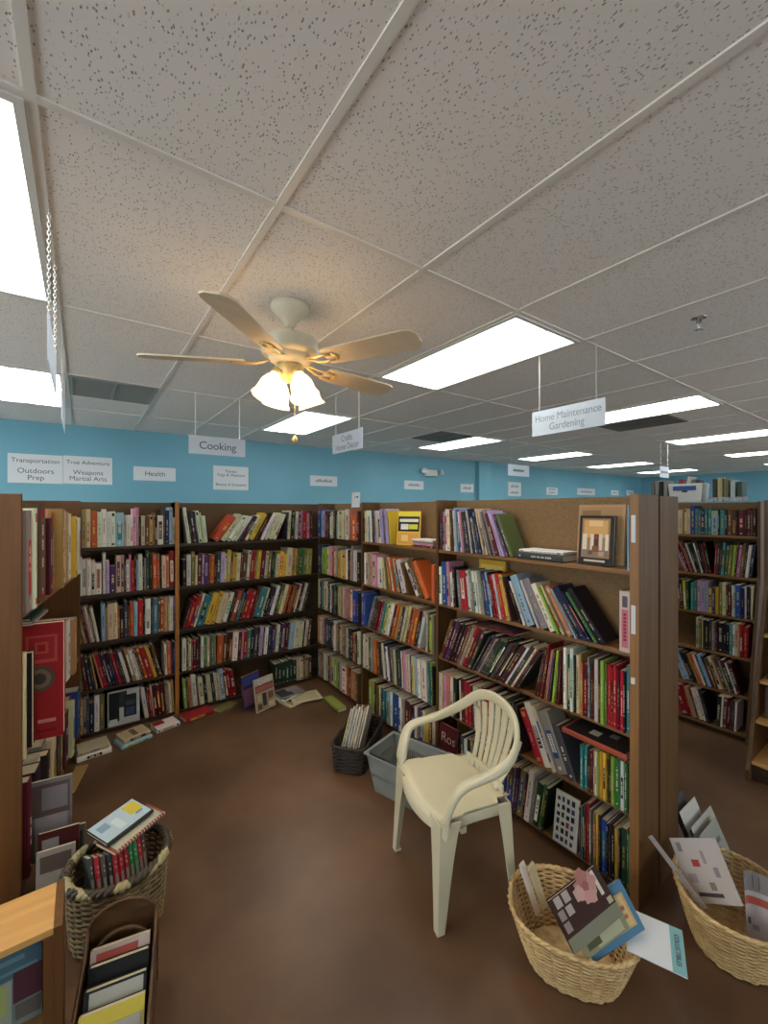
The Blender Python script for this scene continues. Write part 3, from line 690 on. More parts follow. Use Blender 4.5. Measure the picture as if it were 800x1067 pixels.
# matrices and how large each shows
BAYNAME = dict(R1='end-panel bay', R2='grey-basket bay', R3='inner-corner bay', B1='Health-sign bay', B2='Cooking-sign bay', L='bookcase at left edge', G='far flared bookcase')
REF = dict(R1=('end panel', -1), R2=('chair-side post', -1), R3=('room corner', 1), B1=('centre post', -1), B2=('centre post', 1), L=('near end', 1), G=('its right post', -1))
SHELF = {5: ['top', 'second', 'third', 'fourth', 'bottom'], 3: ['top', 'middle', 'bottom'], 6: ['top', 'second', 'third', 'fourth', 'fifth', 'bottom']}
ORD = ['first', 'second', 'third', 'fourth', 'fifth', 'sixth', 'seventh', 'eighth', 'ninth', 'tenth', 'eleventh', 'twelfth', 'thirteenth', 'fourteenth']
DEP = dict(R=.145, B=.19, L=.25, G=.2)
cnt = {}
for b in SPECS: cnt.setdefault((b['bay'], b['shelf'], b['c']), []).append(b)
for (bay, sh, c), L in cnt.items():
    L.sort(key=lambda b: b['s']*REF[bay][1])
    for k, b in enumerate(L): b['ord'] = k; b['of'] = len(L)
for b in SPECS:
    M = FR[b['run']]; th = b['th']; t = b['t']
    R = Matrix.Rotation(th, 4, 'Y')
    if th >= 0: piv, off = b['s']+b['base'], t/2
    else: piv, off = b['s'], -t/2
    d = min(b['h']*rnd.uniform(.66, .78), DEP[b['run']]*rnd.uniform(.92, 1.0)); b['d'] = d
    y = -b['ex'] - (.022 if b['run'] == 'R' else 0) + rnd.uniform(0, .014)
    if b['run'] == 'L': y = rnd.uniform(-.03, .02)
    b['M'] = M @ Matrix.Translation((piv, y, b['z']+.0006)) @ R @ Matrix.Translation((-off, 0, 0))
    ctr = b['M'] @ Vector((0, 0, b['h']/2)); px, py, dep = Pp(*ctr)
    b['area'] = t*b['h']*(F/max(dep, .3))**2*(1.0 if -5 < px < 805 else 0)
    if b['run'] == 'L': b['area'] *= .9
    if b['run'] == 'G' and px < 706: b['area'] = 0
    if b['bay'] == 'B1' and px < 74: b['area'] = 0
    if b['bay'] in ('R1', 'R2') and b['shelf'] == 4 and 395 < px < 545: b['area'] *= .25   # behind basket and chair
SPECS.sort(key=lambda b: -b['area'])

# ------------------------------------------------------------------ loose and face-out books, built one by one
def cover_frame(bl, u, lean=0, up=None):
    """frame of a book standing with its front board towards the viewer; bl = lower spine corner, u = right along the board"""
    u = Vector(u).normalized(); Z = Vector((0, 0, 1)); n = u.cross(Z)
    v = Z*math.cos(lean) - n*math.sin(lean); n2 = u.cross(v)
    return frame(Vector(bl)+Vector((0, 0, .012*math.sin(lean))), n2, u, v)
def px_frame(D, zD, C, zC, A, zA, size=None):
    """frame of a book from three corners: D spine foot, C spine head, A fore-edge foot"""
    d, c, a = Zp(*D, zD), Zp(*C, zC), Zp(*A, zA)
    z = (c-d); h = z.length; z.normalize(); y = a-d; w = y.length; y = (y - z*y.dot(z)).normalized(); x = y.cross(z)
    return frame(d, x, y, z), h, w
c_ = lambda k: jit(PAL[k], .02)
# top shelf beside the end panel
make_book(flat_frame((1.975, 1.478, ZR[0]+.0195), -PI/2, 0), .036, .275, .155, c_('h'), 'thick charcoal book lying flat on the top aisle shelf, white book on it')
make_book(flat_frame((1.985, 1.466, ZR[0]+.0385+.0075), -PI/2+.02, 0), .014, .262, .14, c_('w'), 'thin white book lying on top of the thick charcoal book')
make_book(cover_frame((2.03, 1.145, ZR[0]+.002), (.02, -1, 0), .10), .024, .24, .17, c_('k'), 'black framed-look book displayed face out on top shelf, picture of arched hall on cover', marks=False,
          prints=[(.1, .14, .9, .94, '#a98254'), (.16, .55, .84, .9, '#d9a96c'), (.3, .78, .7, .9, '#e9c791'), (.13, .3, .26, .62, '#ddd6c4'), (.36, .3, .46, .62, '#e3dccb'), (.6, .3, .7, .62, '#ddd6c4'), (.78, .3, .87, .62, '#e3dccb'), (.46, .34, .6, .62, '#5f3a26'), (.48, .52, .58, .6, '#a33d33'), (.14, .16, .86, .3, '#8d7a70'), (.3, .2, .44, .28, '#6f5650'), (.6, .18, .76, .27, '#c49c84'), (.42, .26, .62, .38, '#8a5a3a'), (.2, .06, .8, .1, '#cfc6b4')])
make_book(cover_frame((2.095, 1.19, ZR[0]+.002), (0.0, -1, 0), .10), .02, .295, .235, lin('#b08a62'), 'large tan book displayed face out behind the black framed-look book', marks=False,
          prints=[(.06, .05, .94, .95, '#a5835c'), (.1, .75, .5, .9, '#8c6a48'), (.62, .1, .9, .16, '#c79a4c')])
# second shelf: pink spine at the end, yellow book standing behind
make_book(frame((1.965, .893, ZR[1]+.0006), (0, -1, 0), (1, 0, 0), (0, 0, 1)), .05, .272, .165, lin('#c7b6b0'), 'thick pale pink book upright against the end panel on second shelf', marks=False)
o = bpy.context.scene.objects[-1] if False else None
bk = [x for x in COL.objects if x.get('label', '').startswith('thick pale pink')][0]
m = MB(); m.quad([(-.0139, -.0004, .02), (.0139, -.0004, .02), (.0139, -.0004, .19), (-.0139, -.0004, .19)], lin('#c4707c'))
for q in range(8): m.quad([(-.006, -.0008, .05+q*.016), (.006, -.0008, .05+q*.016), (.006, -.0008, .061+q*.016), (-.006, -.0008, .061+q*.016)], lin('#8f2f40'))
m.quad([(-.011, -.0004, .2), (.011, -.0004, .2), (.011, -.0004, .25), (-.011, -.0004, .25)], lin('#5a5260')); m.build('spine_print', M_PRINT, bk)
make_book(cover_frame((2.135, 1.885, ZR[1]+.0006), (0, -1, 0), .0), .018, .315, .215, c_('y'), 'yellow book standing face out behind the second-shelf row of the end-panel bay', marks=False, prints=[(.08, .6, .92, .9, '#d8bd62')])
# third shelf: a magazine lying over the slanted row
make_book(flat_frame((1.97, 1.79, ZR[2]+.290), -PI/2, 0), .010, .30, .165, c_('m'), 'maroon magazine lying across the slanted dark books on the third shelf', name='magazine', soft_cover=True, cat='magazine', prints=[(.1, .1, .9, .9, '#4c4146'), (.2, .3, .8, .55, '#7f5a4e')])
# fourth shelf: red-edged book lying on the row
make_book(flat_frame((1.965, 1.195, ZR[3]+.2325+.013), -PI/2, 0), .026, .31, .17, lin('#a04a34'), 'dark book with brick-red spine lying flat on books of the fourth shelf', marks=False, prints=[(.05, .04, .97, .97, '#2a2426'), (.3, .35, .6, .5, '#c9c0b0'), (.55, .6, .8, .72, '#8a7f78')])
# bottom shelf: magazine of black icons
pr = []
for r in range(6):
    for c in range(4):
        pr.append((.12+c*.2, .06+r*.155, .12+c*.2+rnd.uniform(.1, .15), .06+r*.155+rnd.uniform(.07, .11), rnd.choice(['#262326', '#3a3438', '#8a4038', '#34455a', '#262326'])))
make_book(cover_frame((1.972, 1.25, ZR[4]+.001), (.05, -1, 0), .16), .012, .245, .125, lin('#c9c6bc'), 'white magazine with rows of small dark icons, face out on bottom aisle shelf', name='magazine', cat='magazine', soft_cover=True, marks=False, prints=pr)
rs = make_book(cover_frame((1.972, 2.113, ZR[4]+.001), (.04, -1, 0), .12), .016, .245, .165, lin('#4f161c'), 'maroon book lettered Ros face out behind the chair, bottom aisle shelf', marks=False, prints=[(.06, .06, .94, .5, '#5f2226')])
text(rs, 'Ros', frame((.0088, .085, .16), (0, 1, 0), (0, 0, 1), (1, 0, 0)), .085, mat('cover_lettering', lin('#b09a8c'), .6))
# middle bay: yellow and black magazine, flat stack
make_book(cover_frame((1.98, 2.585, ZR[0]+.001), (.46, -.89, 0), .12), .014, .262, .19, c_('y'), 'yellow and black craft magazine displayed face out on middle-bay top shelf', name='magazine', cat='magazine', soft_cover=True, marks=False,
          prints=[(.04, .4, .97, .84, '#1e1c1e'), (.04, .86, .97, .98, '#d8cf3c'), (.1, .68, .92, .77, '#d8d4c8'), (.16, .46, .5, .62, '#d8d4c8'), (.52, .47, .9, .61, '#c9c83a'), (.05, .04, .97, .36, '#d09a48'), (.2, .12, .5, .3, '#e0c27a')])
zz = ZR[0]+.0006
for t_, k, lab in ((.014, 'm', 'bottom maroon book of the flat stack beside yellow craft magazine'), (.018, 'p', 'pink book in the flat stack beside yellow craft magazine'), (.012, 'g', 'grey book second from top of flat stack beside yellow magazine'), (.012, 'w', 'white book topmost of flat stack beside yellow craft magazine')):
    make_book(flat_frame((1.975+rnd.uniform(0, .012), 2.40+rnd.uniform(-.015, .01), zz+t_/2), -PI/2+rnd.uniform(-.04, .04), 0), t_, .228, .15, c_(k), lab); zz += t_+.0006
tg = thing('shelf_card', 'white section card standing on book tops near the inner corner', 'card', M=cover_frame((1.985, 3.27, 1.768), (.05, -1, 0), .06))
m = MB(); m.box((-.002, 0, 0), (0, .125, .135)); m.build('card_panel', M_SIGN, tg, attr=False)
m = MB()
for k, (a, b) in enumerate(((.045, .05), (.05, .055), (.07, .1))): m.quad([(.0004, a, .085), (.0004, b, .085), (.0004, b, .1), (.0004, a, .1)])
m.build('lettering', M_INK, tg, attr=False)
# face-out picture book on the bottom back shelf
xl = s_of(112, 'B')-.56
make_book(cover_frame((xl, 3.945, ZB[4]+.001), (1, 0, 0), .12), .02, .265, .22, lin('#b5b8b4'), 'black and white book displayed face out on bottom shelf under Health sign', marks=False,
          prints=[(.04, .12, .36, .96, '#15181a'), (.36, .5, .6, .96, '#2c3336'), (.5, .2, .9, .84, '#20262e'), (.56, .24, .84, .46, '#37455c'), (.56, .52, .84, .66, '#3c4148'), (.06, .02, .3, .2, '#c9ccc8')])
# things lying on the floor along the back bookcase
def floor_book(px, py, ang, t, w, d, k, lab, z=0, name='book', **kw):
    p = Zp(px, py, 0); return make_book(flat_frame((p.x, p.y, z+t/2+.0008), ang), t, w, d, c_(k), lab, name=name, cat=name, **kw)
def floor_book2(p0, p1, t, d, k, lab, z=0, **kw):
    a, b = Zp(*p0, 0), Zp(*p1, 0); v = b-a
    return make_book(flat_frame((a.x, a.y, z+t/2+.0008), math.atan2(v.y, v.x)), t, v.length, d, c_(k), lab, **kw)
floor_book2((80, 796), (116.5, 784), .035, .15, 'w', 'lower thick white book of the floor stack under the Health bay')
floor_book2((81, 795), (114, 784.5), .03, .145, 'c', 'upper cream book of the floor stack under the Health bay', z=.0362)
floor_book2((127, 782), (159, 769), .022, .16, 'l', 'pale blue book under the patterned book on the floor, Health bay')
floor_book2((129, 779.5), (157, 768), .03, .15, 'c', 'cream patterned book lying on the pale blue floor book', z=.0232, prints=[(.1, .1, .9, .9, '#b9a47c'), (.15, .4, .85, .6, '#6f5a44')])
floor_book2((164, 765), (187.5, 756), .032, .14, 'w', 'white and red book lying on floor beside the centre post', prints=[(.5, .02, .98, .5, '#8a1f2a')])
floor_book2((194, 754), (223, 743), .03, .13, 'r', 'red book lying on the floor below the Cooking bay')
floor_book2((231, 743), (247, 734), .012, .10, 'q', 'olive pamphlet lying on floor beside the red floor book', name='magazine', cat='magazine', soft_cover=True)
bl, br = Zp(267, 745, 0), Zp(287, 735.5, 0)
make_book(cover_frame(bl+Vector((0, 0, .006)), br-bl, .17), .012, .275, .205, lin('#b7aa9c'), 'magazine titled Quilts standing on the floor against the bottom shelf', name='magazine', cat='magazine', soft_cover=True, marks=False,
          prints=[(.04, .58, .96, .80, '#8a5048'), (.08, .62, .92, .74, '#a5645a'), (.04, .04, .96, .56, '#9c8f72'), (.36, .14, .56, .52, '#3c3a44'), (.1, .3, .32, .52, '#c0ad84'), (.66, .3, .92, .5, '#84503e'), (.1, .08, .3, .24, '#6a4a3c'), (.64, .06, .92, .22, '#c9b894')])
qm = [x for x in COL.objects if x.get('label', '').startswith('magazine titled Quilts')][0]
text(qm, 'Quilts', frame((.0098, .104, .243), (0, 1, 0), (0, 0, 1), (1, 0, 0)), .055, M_SIGN)
bl2 = Zp(255, 744, 0)
make_book(cover_frame(bl2+Vector((.005, .03, .006)), br-bl+Vector((.02, .04, 0)), .15), .012, .285, .205, c_('u'), 'purple magazine standing behind the Quilts magazine', name='magazine', cat='magazine', soft_cover=True, prints=[(.04, .7, .96, .96, '#3c4a86'), (.04, .1, .96, .6, '#7a5468')])
p = Zp(313, 737, 0); z0 = .001
for k, (dx, dy, a, t_, w, d, col, lab, pr) in enumerate((
        (-.08, .02, .25, .012, .28, .21, 'c', 'lowest cream magazine of the sprawled floor pile in the inner corner', [(.1, .1, .9, .6, '#a08a66'), (.4, .2, .8, .5, '#4c3a2e')]),
        (-.04, .05, -.15, .008, .27, .2, 'c', 'cream magazine, second in the sprawled floor pile', [(.1, .1, .9, .9, '#c0b694')]),
        (-.10, .12, .4, .008, .26, .19, 'w', 'white magazine near top of the sprawled floor pile', [(.1, .1, .6, .9, '#5a4a40'), (.6, .2, .9, .8, '#d0ccc4')]),
        (-.12, .17, .1, .008, .26, .19, 'g', 'grey magazine topmost on the sprawled floor pile', [(.1, .1, .9, .6, '#3c4048'), (.5, .5, .95, .95, '#9a8f88')]))):
    make_book(flat_frame((p.x+dx, p.y+dy, z0+t_/2), a), t_, w, d, c_(col), lab, name='magazine', cat='magazine', soft_cover=True, prints=pr); z0 += t_+.001
floor_book2((337, 730), (352, 743), .03, .085, 'i', 'lime green book lying on the floor below the corner bay', prints=[(.05, .05, .95, .95, '#8f9a50')])
floor_book2((78, 826), (92, 798), .012, .07, 't', 'tan book on floor with one corner poking out of the left bookcase', soft_cover=True)

# oversized things in the bookcase at the left edge
Nl = Vector((.991, -.134, 0))
def Lp(s, y, z): return ML @ Vector((s, y, z))
bl = Lp(.20+TH, .17, ZL[1]+.001)
rb = make_book(cover_frame(bl, Nl, .0), .05, .545, .285, lin('#8f1a20'), 'large red book facing the viewer in the bookcase at left edge', marks=False,
          prints=[(.5, .66, .92, .9, '#a8453f'), (.54, .69, .88, .88, '#94242a'), (.62, .74, .8, .84, '#a8453f'), (.66, .76, .76, .82, '#8f1a20'), (.66, .14, .9, .17, '#b97f74'), (.66, .06, .9, .08, '#7a1418')])
m = MB(); n = 28
for rr, cc, dx in ((.062, '#4d4238', 0), (.046, '#6b5d4c', .0003), (.026, '#3a322c', .0006)):
    m.quad([(.0262+dx, .195+rr*.95*math.cos(2*PI*k/n), .285+rr*math.sin(2*PI*k/n)) for k in range(n)], lin(cc))
m.build('cover_medallion', M_PRINT, rb)
make_book(cover_frame(Lp(.155, .24, ZL[1]+.001), Nl, .0), .045, .43, .25, c_('k'), 'black book in front of the large red book in left bookcase', marks=False)
make_book(cover_frame(Lp(.10, .24, ZL[1]+.001), Nl, .0), .02, .45, .22, c_('c'), 'cream book in front of the black one in left bookcase', marks=False)
zz = ZL[1]+.5475
for t_, k, w, lab in ((.008, 'w', .3, 'white book lying lowest on top of the large red book'), (.012, 'g', .27, 'grey book lying second above the large red book'), (.012, 'd', .26, 'dark green book lying third above the large red book'), (.022, 'v', .25, 'navy book lying topmost above the large red book, under the shelf')):
    make_book(flat_frame(Lp(.17, .0+rnd.uniform(-.03, .0)+(.05 if k == 'v' else 0), zz+t_/2), math.atan2(LS.y, LS.x)), t_, w, .22, c_(k), lab, marks=False); zz += t_+.0005
make_book(cover_frame(Lp(.115, .24, ZL[2]+.001), Nl, .03), .010, .36, .40, lin('#75706f'), 'big grey picture magazine sticking out of the left bookcase above the round basket', name='magazine', cat='magazine', soft_cover=True, marks=False,
          prints=[(.55, .55, .98, .95, '#5d4c48'), (.72, .62, .96, .9, '#7d7478'), (.5, .1, .62, .6, '#1c1a1c'), (.66, .1, .96, .55, '#948c92'), (.72, .2, .86, .34, '#6a4a50'), (.8, .06, .96, .14, '#a59ca0')])

for k, (y0, s_, w_, hh, cc, pr, lab) in enumerate(((.10, .06, .15, .30, '#4c1c1e', [(.1, .1, .5, .9, '#8f8a84')], 'maroon magazine standing on the floor in front of left bookcase'), (.12, .085, .17, .28, '#6f6a66', [(.6, .5, .95, .9, '#4a4444')], 'grey magazine on the floor behind the maroon one, left bookcase'), (.12, .03, .14, .24, '#a9a298', [(.1, .6, .9, .9, '#6a5a54')], 'pale magazine at the front of the floor magazines, left bookcase'))):
    make_book(cover_frame(Lp(s_-.075+.06, -.048, .002), Nl, .03), .010, hh, w_, lin(cc), lab, name='magazine', cat='magazine', soft_cover=True, marks=False, prints=pr)
# ------------------------------------------------------------------ white plastic chair
O = Vector((1.434, 1.443, 0)); fwd = Vector((-.966, .26, 0)).normalized(); lat = Vector((.26, .966, 0)).normalized()
# local: x = across, y = forward, z up
ch = thing('plastic_chair', 'cream white plastic armchair with slatted back on the bare floor', 'chair', M=frame(O, (-lat.x, -lat.y, 0), fwd, (0, 0, 1)))
SZ = .435
m = MB(); NU, NV = 22, 26; vs = []
def hw(v):
    pts = [(-1, .165), (-.62, .168), (-.60, .200), (-.2, .206), (.35, .208), (.42, .218), (.8, .222), (.93, .215), (1.0, .20), (1.12, .198)]
    for (a, wa), (b, wb) in zip(pts, pts[1:]):
        if a <= v <= b: return wa + (wb-wa)*(v-a)/(b-a)
    return pts[-1][1]
for thick in (0, 1):
    for j in range(NV):
        v = -1 + 2.12*j/(NV-1)
        for i in range(NU):
            u = -1 + 2*i/(NU-1); x = u*hw(v); y = -.205 + (min(v, 1)+1)*.2
            zed = SZ + .012*u*u + .004*abs(u)**6 - .012*max(0, -v) - .006*(1-u*u)
            if v > .78: q = (v-.78)/.34; zed -= .05*q*q; y += .015*math.sin(min(1, q)*PI/2)
            y -= .028*u*u*max(0, v)
            vs.append((x, y, zed - .007*thick))
fs = []; B = NU*NV
for j in range(NV-1):
    for i in range(NU-1):
        a = j*NU+i; fs.append((a, a+1, a+NU+1, a+NU)); fs.append((B+a, B+a+NU, B+a+NU+1, B+a+1))
ring = [i for i in range(NU)] + [j*NU+NU-1 for j in range(1, NV)] + [(NV-1)*NU+i for i in range(NU-2, -1, -1)] + [j*NU for j in range(NV-2, 0, -1)]
for a, b in zip(ring, ring[1:]+ring[:1]): fs.append((b, a, B+a, B+b))
m.add(vs, fs); seat = soft(fix_normals(m.build('seat', M_CREAM, ch, attr=False)), 50)
# apron under the seat edge
m = MB()
for s in (-1, 1):
    m.tube([(s*.196, -.17, SZ-.028), (s*.204, -.02, SZ-.022), (s*.204, .14, SZ-.026)], .01, 8, flat=(.004, .026, (0, 0, 1)))
m.tube([(-.16, -.195, SZ-.03), (0, -.2, SZ-.03), (.16, -.195, SZ-.03)], .01, 8, flat=(.004, .028, (0, 0, 1)))
m.build('seat_apron', M_CREAM, ch, True, attr=False)
# one continuous loop: arm support - arm - back arch - arm - arm support
def catmull(P, n=8):
    P = [Vector(p) for p in P]; out = []
    for i in range(len(P)-1):
        p0 = P[max(i-1, 0)]; p1 = P[i]; p2 = P[i+1]; p3 = P[min(i+2, len(P)-1)]
        for k in range(n):
            t = k/n; out.append(.5*((2*p1)+(p2-p0)*t+(2*p0-5*p1+4*p2-p3)*t*t+(-p0+3*p1-3*p2+p3)*t**3))
    return out+[P[-1]]
half = [(.232, .168, SZ-.04), (.244, .150, SZ+.06), (.258, .122, SZ+.135), (.264, .095, SZ+.163), (.266, .05, SZ+.176), (.264, -.06, SZ+.188), (.250, -.15, SZ+.216), (.214, -.212, SZ+.262), (.156, -.248, SZ+.318), (.082, -.264, SZ+.347)]
path = half + [(0, -.268, SZ+.355)] + [(-x, y, z) for x, y, z in reversed(half)]
path = catmull(path, 6)
m = MB(); N = len(path); vs = []; fs = []; K = 12
ctr = Vector((0, -.02, SZ+.05))
for i, pnt in enumerate(path):
    t = (path[min(i+1, N-1)]-path[max(i-1, 0)]).normalized()
    out = pnt - Vector((0, -.03, SZ+.02)); out = (out - t*out.dot(t))
    q = i/(N-1); q = min(q, 1-q)*2          # 0 at the foot, 1 at the apex
    up = Vector((0, 0, 1)) - t*t.z
    if up.length < .2: up = Vector((0, 1, 0)) - t*t.y
    up.normalize(); side = t.cross(up)
    # arms lie flat, the arch turns its broad face forward
    if q < .22: bw, tk = .030, .017
    elif q < .55: bw, tk = .026, .014
    else: bw, tk = .014 + .0*q, .028
    vs_blend = max(0, min(1, (q-.42)/.2)); bw = (.027+(.03-.027)*max(0, (.25-q)/.25))*(1-vs_blend)+.013*vs_blend; tk = .014*(1-vs_blend)+.026*vs_blend
    for k in range(K):
        an = 2*PI*k/K; ca, sa = math.cos(an), math.sin(an)
        ca = math.copysign(abs(ca)**.7, ca); sa = math.copysign(abs(sa)**.7, sa)
        vs.append(pnt + side*(bw*ca) + up*(tk*sa))
for i in range(N-1):
    for k in range(K):
        k2 = (k+1) % K; fs.append((i*K+k, (i+1)*K+k, (i+1)*K+k2, i*K+k2))
fs.append(tuple(range(K))); fs.append(tuple((N-1)*K+k for k in range(K)))
m.add(vs, fs); soft(fix_normals(m.build('arm_loop', M_CREAM, ch, attr=False)), 60)
# slats
for k in range(7):
    s = (k-3)/3; m = MB(); path = []; wd_ = []
    x0, x1 = s*.098, s*.170; ztop = SZ+.345-.075*s*s-.025*s**4
    for q in range(9):
        t = q/8; path.append((x0+(x1-x0)*t, -.198-.072*t-.018*math.sin(t*PI)+.02*s*s*(1-.4*t), SZ-.004+(ztop-SZ)*t)); wd_.append(.0135+.0075*t)
    n = len(path); vs = []; fs = []
    for (x, y, z), w in zip(path, wd_):
        vs += [(x-w, y-.004, z), (x+w, y-.004, z), (x+w, y+.004, z), (x-w, y+.004, z)]
    for i in range(n-1):
        for j in range(4): fs.append((i*4+j, i*4+(j+1) % 4, i*4+4+(j+1) % 4, i*4+4+j))
    fs += [(3, 2, 1, 0), tuple((n-1)*4+j for j in range(4))]
    m.add(vs, fs); bevel(fix_normals(m.build('back_slat', M_CREAM, ch, attr=False)), .0015)
m = MB()
vs = []; fs = []
for i in range(15):
    u = -1+i/7; x = u*.152; y = -.2+.02*u*u
    vs += [(x, y-.005, SZ-.02), (x, y+.005, SZ-.02), (x, y+.003, SZ+.035), (x, y-.007, SZ+.035)]
for i in range(14):
    for j in range(4): fs.append((i*4+j, i*4+(j+1) % 4, i*4+4+(j+1) % 4, i*4+4+j))
fs += [(0, 1, 2, 3), (59, 58, 57, 56)]
m.add(vs, fs); soft(fix_normals(m.build('back_rail', M_CREAM, ch, attr=False)))
# legs: tapering angle sections
def chair_leg(tx, ty, bx, by, zt, w0, w1, sx_, sy_):
    m = MB(); th = .006; rows = []
    for q in range(9):
        t = q/8; z = zt*(1-t); x = tx+(bx-tx)*t; y = ty+(by-ty)*t; w = w0+(w1-w0)*t**.7
        rows.append([(x, y), (x-sx_*w, y), (x-sx_*w, y-sy_*th), (x-sx_*th, y-sy_*th), (x-sx_*th, y-sy_*w), (x, y-sy_*w)])
    vs = [(a, b, zt*(1-q/8)) for q, r in enumerate(rows) for a, b in r]; fs = []
    for i in range(8):
        for j in range(6): fs.append((i*6+j, i*6+(j+1) % 6, i*6+6+(j+1) % 6, i*6+6+j))
    fs += [tuple(range(6)), tuple(48+j for j in range(6))]
    m.add(vs, fs)
    m.box((min(bx, bx-sx_*w1), min(by, by-sy_*w1), 0), (max(bx, bx-sx_*w1), max(by, by-sy_*w1), .012))
    return bevel(fix_normals(m.build('leg', M_CREAM, ch, attr=False)), .004, 2)
for s in (-1, 1):
    chair_leg(s*.236, .186, s*.246, .205, SZ+.004, .10, .036, s, 1)
    chair_leg(s*.202, -.19, s*.226, -.205, SZ-.006, .075, .032, s, -1)

# ------------------------------------------------------------------ baskets
def superellipse(rx, ry, a, e=1.0):
    c, s_ = math.cos(a), math.sin(a); return rx*math.copysign(abs(c)**e, c), ry*math.copysign(abs(s_)**e, s_)
def wicker(name, label, M, rx0, ry0, rx1, ry1, h, mats, ns=30, e=1.0, wr=.0055, rim=.009, lip=None, rim_mat=None, nseg=4):
    """woven basket: upright stakes and wavy weavers between a small base and a wider rim"""
    t = thing(name, label, 'basket', M=M)
    zfun = lip or (lambda a: 1.0)
    b = MB(); nr = max(6, int(h/(wr*1.75))); n = ns*nseg
    for r in range(nr):
        q = (r+.5)/nr; path = []
        for k in range(n):
            a = 2*PI*k/n; x, y = superellipse(rx0+(rx1-rx0)*q**.85, ry0+(ry1-ry0)*q**.85, a, e); L = math.hypot(x, y) or 1
            off = .0045*math.cos(ns*a/2*1.0 + PI*(r % 2)); path.append((x*(1+off/L), y*(1+off/L), h*q*zfun(a)+.004))
        b.tube(path, wr, 5, closed=True, flat=(wr*.8, wr, (0, 0, 1)))
    b.build('basket_weave', mats, t, True, attr=False)
    s = MB()
    for k in range(ns):
        a = 2*PI*(k+.5)/ns; pts = []
        for q in (0, .33, .66, 1):
            x, y = superellipse(rx0+(rx1-rx0)*q**.85, ry0+(ry1-ry0)*q**.85, a, e); pts.append((x, y, h*q*zfun(a)+.004))
        s.tube(pts, wr*.75, 5)
    s.build('basket_stakes', mats, t, True, attr=False)
    f = MB(); n2 = 40; f.prism([superellipse(rx0-.002, ry0-.002, 2*PI*k/n2, e) for k in range(n2)], .001, .009)
    f.build('basket_base', mats, t, attr=False)
    r_ = MB()
    for ph in (0, PI):
        path = []
        for k in range(96):
            a = 2*PI*k/96; x, y = superellipse(rx1+.002, ry1+.002, a, e); L = math.hypot(x, y); w = 24*a+ph
            path.append((x*(1+rim*.45*math.cos(w)/L), y*(1+rim*.45*math.cos(w)/L), h*zfun(a)+.006+rim*.45*math.sin(w)))
        r_.tube(path, rim*.72, 6, closed=True)
    r_.build('basket_rim', rim_mat or mats, t, True, attr=False)
    return t
# basket in front of the end panel
wicker('wicker_basket', 'honey wicker basket in front of the end panel, holding the Collectibles card', rotz((1.53, .89, 0), math.radians(-58)), .155, .125, .225, .185, .195, M_WICK, ns=36, e=.85, wr=.0046)
wicker('wicker_basket', 'honey wicker basket of brochures cut by the right edge', rotz((2.13, .555, 0), math.radians(20)), .16, .13, .225, .19, .205, M_WICK, ns=36, e=.9, wr=.0046)
# what stands in it
M, h, w = px_frame((598, 994), .22, (648, 952), .30, (560, 950), .32)
bb = make_book(M, .018, h, w, lin('#3a2018'), 'brown book with pink flower on the cover, on top in the honey basket', marks=False, back=True,
          prints=[(.0, .0, .26, 1, '#7c7c68'), (.78, .08, .98, .2, '#a89c94'), (.78, .24, .98, .36, '#a89c94'), (.56, .05, .74, .16, '#8f8078'), (.56, .2, .74, .32, '#a89c94'), (.34, .05, .52, .16, '#8f8078'), (.5, .84, .98, .9, '#c9c2b4'), (.3, .88, .42, .97, '#b5a588')])
m = MB(); n = 14
for cx, cz, rr, cc in ((.13, .135, .028, '#b07a74'), (.105, .150, .03, '#c08f88'), (.13, .17, .026, '#b98880'), (.155, .15, .024, '#a87068'), (.12, .115, .022, '#c29a90'), (.128, .148, .014, '#9a5c58')):
    m.quad([(-.0122-.0003*len(m.f), cx+rr*(1+.16*math.sin(5*2*PI*k/n))*math.cos(2*PI*k/n), cz+rr*(1+.16*math.sin(5*2*PI*k/n))*math.sin(2*PI*k/n)) for k in range(n)], lin(cc))
m.build('cover_flower', M_PRINT, bb)
MBR = M.copy()
def on_plane(M, xoff, px):
    a = (px[0]-CX)/F; d = Vector((FW[0]+a*RT[0], FW[1]+a*RT[1], (CY-px[1])/F)); o_ = Vector((0, 0, CZ))
    n = M.to_3x3() @ Vector((1, 0, 0)); p0 = M @ Vector((xoff, 0, 0))
    return o_ + d*((p0-o_).dot(n)/d.dot(n))
def frame3(d, c, a):
    z = (c-d); h = z.length; z.normalize(); y = a-d; y = y - z*y.dot(z); w = y.length; y.normalize(); return frame(d, y.cross(z), y, z), h, w
M, h, w = frame3(on_plane(MBR, .026, (619, 1003)), on_plane(MBR, .026, (671, 968)), on_plane(MBR, .026, (583, 954)))
make_book(M, .016, h, w, lin('#4c7896'), 'blue book with tan title panel, leaning behind the brown flower book', marks=False, back=True, prints=[(.16, .5, .8, .92, '#c9a670'), (.2, .54, .76, .88, '#d8b984'), (.34, .6, .42, .84, '#b5714c'), (.5, .6, .58, .84, '#b5714c')])
M, h, w = frame3(on_plane(MBR, .0135, (612, 1000)), on_plane(MBR, .0135, (656, 967)), on_plane(MBR, .0135, (593, 978)))
make_book(M, .006, h, w, lin('#8f8c6c'), 'narrow green landscape book between the brown and blue books in basket', marks=False, back=True, soft_cover=True, prints=[(.1, .3, .9, .9, '#b5b294'), (.2, .1, .9, .4, '#5a5a3c')])
M, h, w = px_frame((558, 955), .07, (541, 903), .29, (577, 940), .07)
make_book(M, .006, h*1.02, .03, c_('w'), 'thin white book upright at the left rim of the honey basket', soft_cover=True, marks=False)
M2 = M.copy(); M2 = M2 @ Matrix.Translation((.012, .03, .01))
